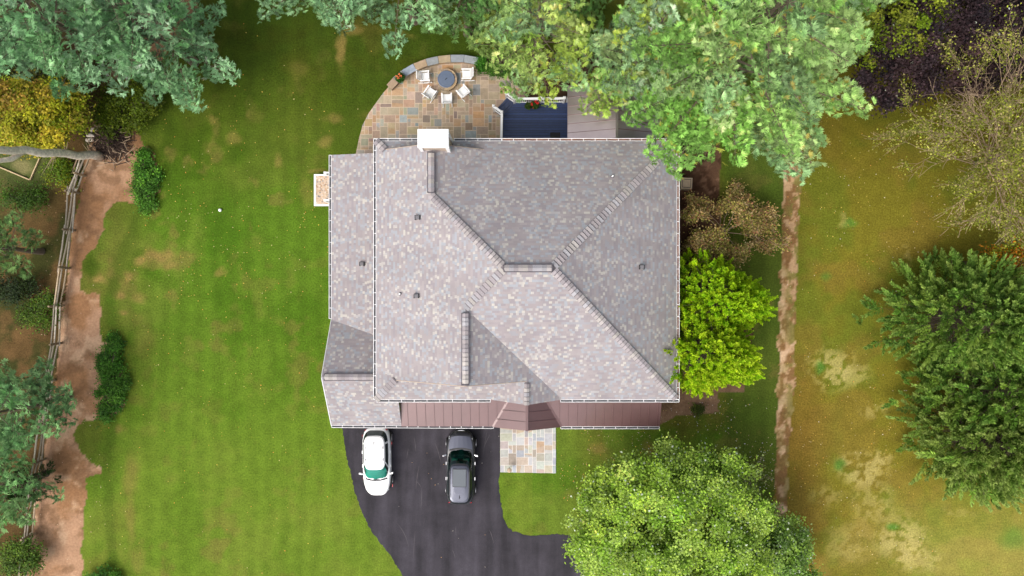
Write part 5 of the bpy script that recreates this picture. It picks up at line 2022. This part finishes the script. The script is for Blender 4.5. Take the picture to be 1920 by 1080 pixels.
# patio planting
PG = [(74, 136, 36), (58, 116, 30), (92, 150, 44)]
leafy('patio_shrub', 'round bright green shrub at the right end of the stone wall', 'shrub', 904, 119, .5, [(0, 0, .4, .32, .34, .3)], 64, PG, .8, clumps=26, per=90, leaf=.09, csize=.2, trunk_r=.03)
leafy('patio_shrub', 'straggling green shrub under the bright pine at the patio edge', 'shrub', 928, 128, .5, [(-.1, 0, .35, .4, .3, .25), (.5, -.25, .35, .35, .3, .25)], 65, [(66, 110, 36), (84, 122, 44)], .8, clumps=30, per=80, leaf=.09, csize=.2, trunk_r=.03)
leafy('bed_shrub', 'tiny olive shrub on the brown mulch below the cypress', 'shrub', 1309, 768, .3, [(0, 0, .25, .32, .22, .2)], 66, [(88, 100, 36), (70, 84, 30)], .5, clumps=16, per=60, leaf=.09, csize=.18, trunk_r=.02)


def potted(label, px, py, z, rad, cols, petal, seed, npet):
    x, y, _ = P(px, py, z + .3)
    r = empty('potted_plant', (x, y, z))
    tag(r, label, 'potted plant', 'flower pots around the patio and deck')
    MB().lathe((0, 0, 0), [(.11, 0), (.15, .22), (.165, .22), (.165, .26), (.13, .26)], 16).build('pot', M['terracotta'], r)
    rng = np.random.RandomState(seed)
    n = 900
    d = norm(rng.normal(size=(n, 3)))
    B = d * np.array((rad, rad, rad * .7)) * rng.rand(n, 1) ** .4 + np.array((0, 0, .38))
    B[:, 2] = np.maximum(B[:, 2], .2)
    N = norm(UP + rng.normal(size=(n, 3)) * .6)
    cr = Crown()
    L_ = .09 * rng.uniform(.7, 1.3, n)
    cr.blades(B, np.cross(N, rng.normal(size=(n, 3))), L_, L_ * .8, SA(pal_mix(rng, n, cols)), N=N)
    cr.build('foliage', M['leaf'], r, (0, 0, 0))
    if npet:
        n = npet * 24
        ctr = norm(rng.normal(size=(npet, 3)) + UP * .8) * rad * .8 + np.array((0, 0, .44))
        B = np.repeat(ctr, 24, 0) + rng.normal(size=(n, 3)) * .03
        N = norm(UP + rng.normal(size=(n, 3)) * .5)
        cr = Crown()
        cr.blades(B, np.cross(N, rng.normal(size=(n, 3))), np.full(n, .06), np.full(n, .055), SA(np.array(petal) * (1 + rng.normal(size=(n, 1)) * .06)), N=N)
        cr.build('flowers', M['petal'], r, (0, 0, 0))


potted('potted green plant with orange flowers on the curved stone wall', 750, 146, .56, .30, [(48, 96, 30), (64, 112, 36)], (240, 130, 70), 5, 4)
potted('potted red geranium on the navy deck by the back railing', 1003, 197, ZD, .26, [(52, 88, 34), (70, 104, 40)], (238, 20, 30), 6, 6)
potted('potted green plant without flowers next to the red geranium on the deck', 990, 199, ZD, .20, [(78, 104, 40), (60, 88, 34)], (0, 0, 0), 7, 0)

# the tall grey trunk at the left edge
tb = P(188, 293)
tall = plant_root('tall_tree', tb, 'tall bare grey trunk leaning out of the left edge above the timber frame', 'tree')
pts, rad = [], []
for i in range(13):
    t = i / 12
    z = 13.5 * t
    pts.append((tb[0] - .25 * t + .10 * math.sin(i * 1.7), tb[1] - 1.35 * min(1, t * 1.5) + .08 * math.sin(i * 2.3), z))
    rad.append(.27 * (1 - .35 * t) * (1.3 if i == 0 else 1))
MB().tube(pts, rad, 12).build('trunk', M['palebark'], tall, smooth=True, off=tb)
b0 = np.array(pts[6])
MB().tube([b0, b0 + np.array((-.2, -.7, .9)), b0 + np.array((-.4, -1.15, 2.4)), b0 + np.array((-.9, -1.7, 4.6))], [.17, .15, .12, .07], 9).build('limb', M['palebark'], tall, smooth=True, off=tb)
rng = np.random.RandomState(91)
sg = []
for (zz, L_, aa) in ((2.6, 1.6, -1.2), (4.2, 1.3, 1.0), (5.2, 1.7, -1.6), (1.6, 1.0, 2.0)):
    k = int(zz / 13.5 * 12)
    p = np.array(pts[k])
    for q in range(4):
        a = aa + rng.normal() * .4
        d = np.array((math.cos(a) * .6 - .2, math.sin(a), .25))
        sg.append((p, p + d * L_ * rng.uniform(.5, 1), .03, .008))
seg_mesh('dead_twigs', sg, M['twig'], tall, tb, 4)
cr = Crown()
n = 9000
d = norm(rng.normal(size=(n, 3)))
B = np.array((pts[-1][0] - 4.2, pts[-1][1] + 3.0, 15.2)) + d * np.array((2.4, 2.4, 1.7)) * rng.rand(n, 1) ** .35
N = norm(UP + rng.normal(size=(n, 3)) * .6)
cr.blades(B, np.cross(N, rng.normal(size=(n, 3))), np.full(n, .2), np.full(n, .14), SA(pal_mix(rng, n, KGD)), N=N)
cr.build('crown', M['leaf'], tall, tb)
# brush pile and split logs
bpx = P(212, 262)
bp_ = plant_root('brush_pile', bpx, 'heap of dead sticks at the foot of the grey trunk', 'brush pile')
sg = []
for i in range(750):
    c = np.array((bpx[0] + rng.normal() * .50, bpx[1] + rng.normal() * .55, 0))
    r2 = ((c[0] - bpx[0]) ** 2 + (c[1] - bpx[1]) ** 2) ** .5
    c[2] = .05 + max(0, .8 - r2 * .6) * rng.rand()
    a = rng.uniform(0, PI)
    L_ = rng.uniform(.25, 1.1)
    d = np.array((math.cos(a), math.sin(a), rng.normal() * .15)) * L_ / 2
    rr = rng.uniform(.012, .04)
    e0, e1 = c - d, c + d
    e0[2], e1[2] = max(e0[2], .03), max(e1[2], .03)
    sg.append((e0, e1, rr, rr * .7))
seg_mesh('sticks', sg, M['stick'], bp_, bpx, 4)
sg = []
for i in range(110):
    c = np.array((bpx[0] + rng.normal() * .7 - .1, bpx[1] + rng.normal() * .9 + .2, rng.uniform(.2, .6)))
    a = rng.uniform(0, PI)
    d = np.array((math.cos(a), math.sin(a), rng.normal() * .15)) * rng.uniform(.1, .4)
    sg.append((c - d, c + d, .03, .025))
seg_mesh('dry_sticks', sg, M['twig'], bp_, bpx, 4)['kind'] = 'stuff'
for i, (px, py, a, lab) in enumerate(((168, 262, .1, 'cut pale log lying left of the brush pile, lowest of three'), (170, 254, -.05, 'cut pale log lying left of the brush pile, middle of three'),
                                      (176, 243, .35, 'cut pale log lying left of the brush pile, topmost and most tilted'))):
    x, y, _ = P(px, py, .2)
    lg = MB().tube([(-.26, 0, 0), (0, .02, .01), (.26, 0, 0)], [.12, .125, .115], 9).build('log', M['palebark'])
    lg.location = (x, y, .13 + .03 * i)
    lg.rotation_euler = (0, 0, a)
    tag(lg, lab, 'log', 'cut logs by the brush pile')
bl_ = P(222, 300)
tag(seg_mesh('fallen_branch', [(np.array(P(237, 282, .06)), np.array(P(234, 297, .06)), .02, .03), (np.array(P(234, 297, .06)), np.array(P(222, 306, .06)), .03, .035),
                              (np.array(P(222, 306, .06)), np.array(P(180, 303, .06)), .035, .03), (np.array(P(212, 305, .06)), np.array(P(215, 315, .06)), .03, .02)], M['twig'], None, (0, 0, 0), 5),
    'thin pale curved branch fallen on the dirt below the brush pile', 'branch')

# ------------------------------------------------------------------ fallen leaves
rng = np.random.RandomState(5)
pts, cl = [], []


def scat(n, x0, x1, y0, y1, cols, ok):
    px, py = rng.uniform(x0, x1, n), rng.uniform(y0, y1, n)
    keep = (ok(px, py) if ok else np.ones(n, bool)) & (vnoise(px, py, 55.0, 77) + rng.rand(n) * .5 > .62)
    px, py = px[keep], py[keep]
    pts.append(np.stack([(px - 960) * H / F, (540 - py) * H / F], 1))
    cl.append(np.array(cols)[rng.randint(0, len(cols), len(px))])


YL = [(214, 180, 70), (226, 190, 90), (206, 160, 70), (220, 200, 140), (230, 150, 60)]
WH = [(226, 216, 200), (206, 196, 170), (220, 210, 214), (196, 170, 130), (186, 150, 120)]
notdrive = lambda px, py: ~inpoly(px, py, DRIVE)
scat(520, 190, 618, 160, 1080, YL, notdrive)
scat(420, 330, 600, 330, 560, YL, lambda px, py: rng.rand(len(px)) < .5)
scat(60, 300, 900, 20, 260, YL, lambda px, py: ~inpoly(px, py, PATIO))
scat(760, 1180, 1455, 745, 960, WH + YL[:2], None)
scat(260, 1050, 1240, 805, 940, WH[3:] + YL, None)
scat(900, 1470, 1760, 200, 1080, [(206, 190, 150), (190, 170, 120), (214, 206, 190)] + YL, None)
scat(200, 75, 190, 320, 1080, [(216, 190, 160), (200, 170, 140), (190, 150, 110)], None)
scat(50, 640, 1070, 810, 1075, [(190, 150, 90), (170, 160, 150)], lambda px, py: inpoly(px, py, DRIVE))
PT, CL_ = np.concatenate(pts), np.concatenate(cl)
n = len(PT)
a = rng.uniform(0, 2 * PI, n)
D = np.stack([np.cos(a), np.sin(a), rng.uniform(-.1, .3, n)], 1)
N = norm(UP + rng.normal(size=(n, 3)) * .25)
cr = Crown()
L_ = rng.uniform(.04, .10, n)
cr.blades(np.concatenate([PT, np.full((n, 1), .03)], 1), D, L_, L_ * .7, SA(CL_ * rng.uniform(.85, 1.05, (n, 1))), N=N)
fl_ = cr.build('fallen_leaves', M['litter'], None, (0, 0, 0))
tag(fl_, 'scattered pale and yellow fallen leaves over lawn, field and driveway', 'fallen leaves', kind='stuff')
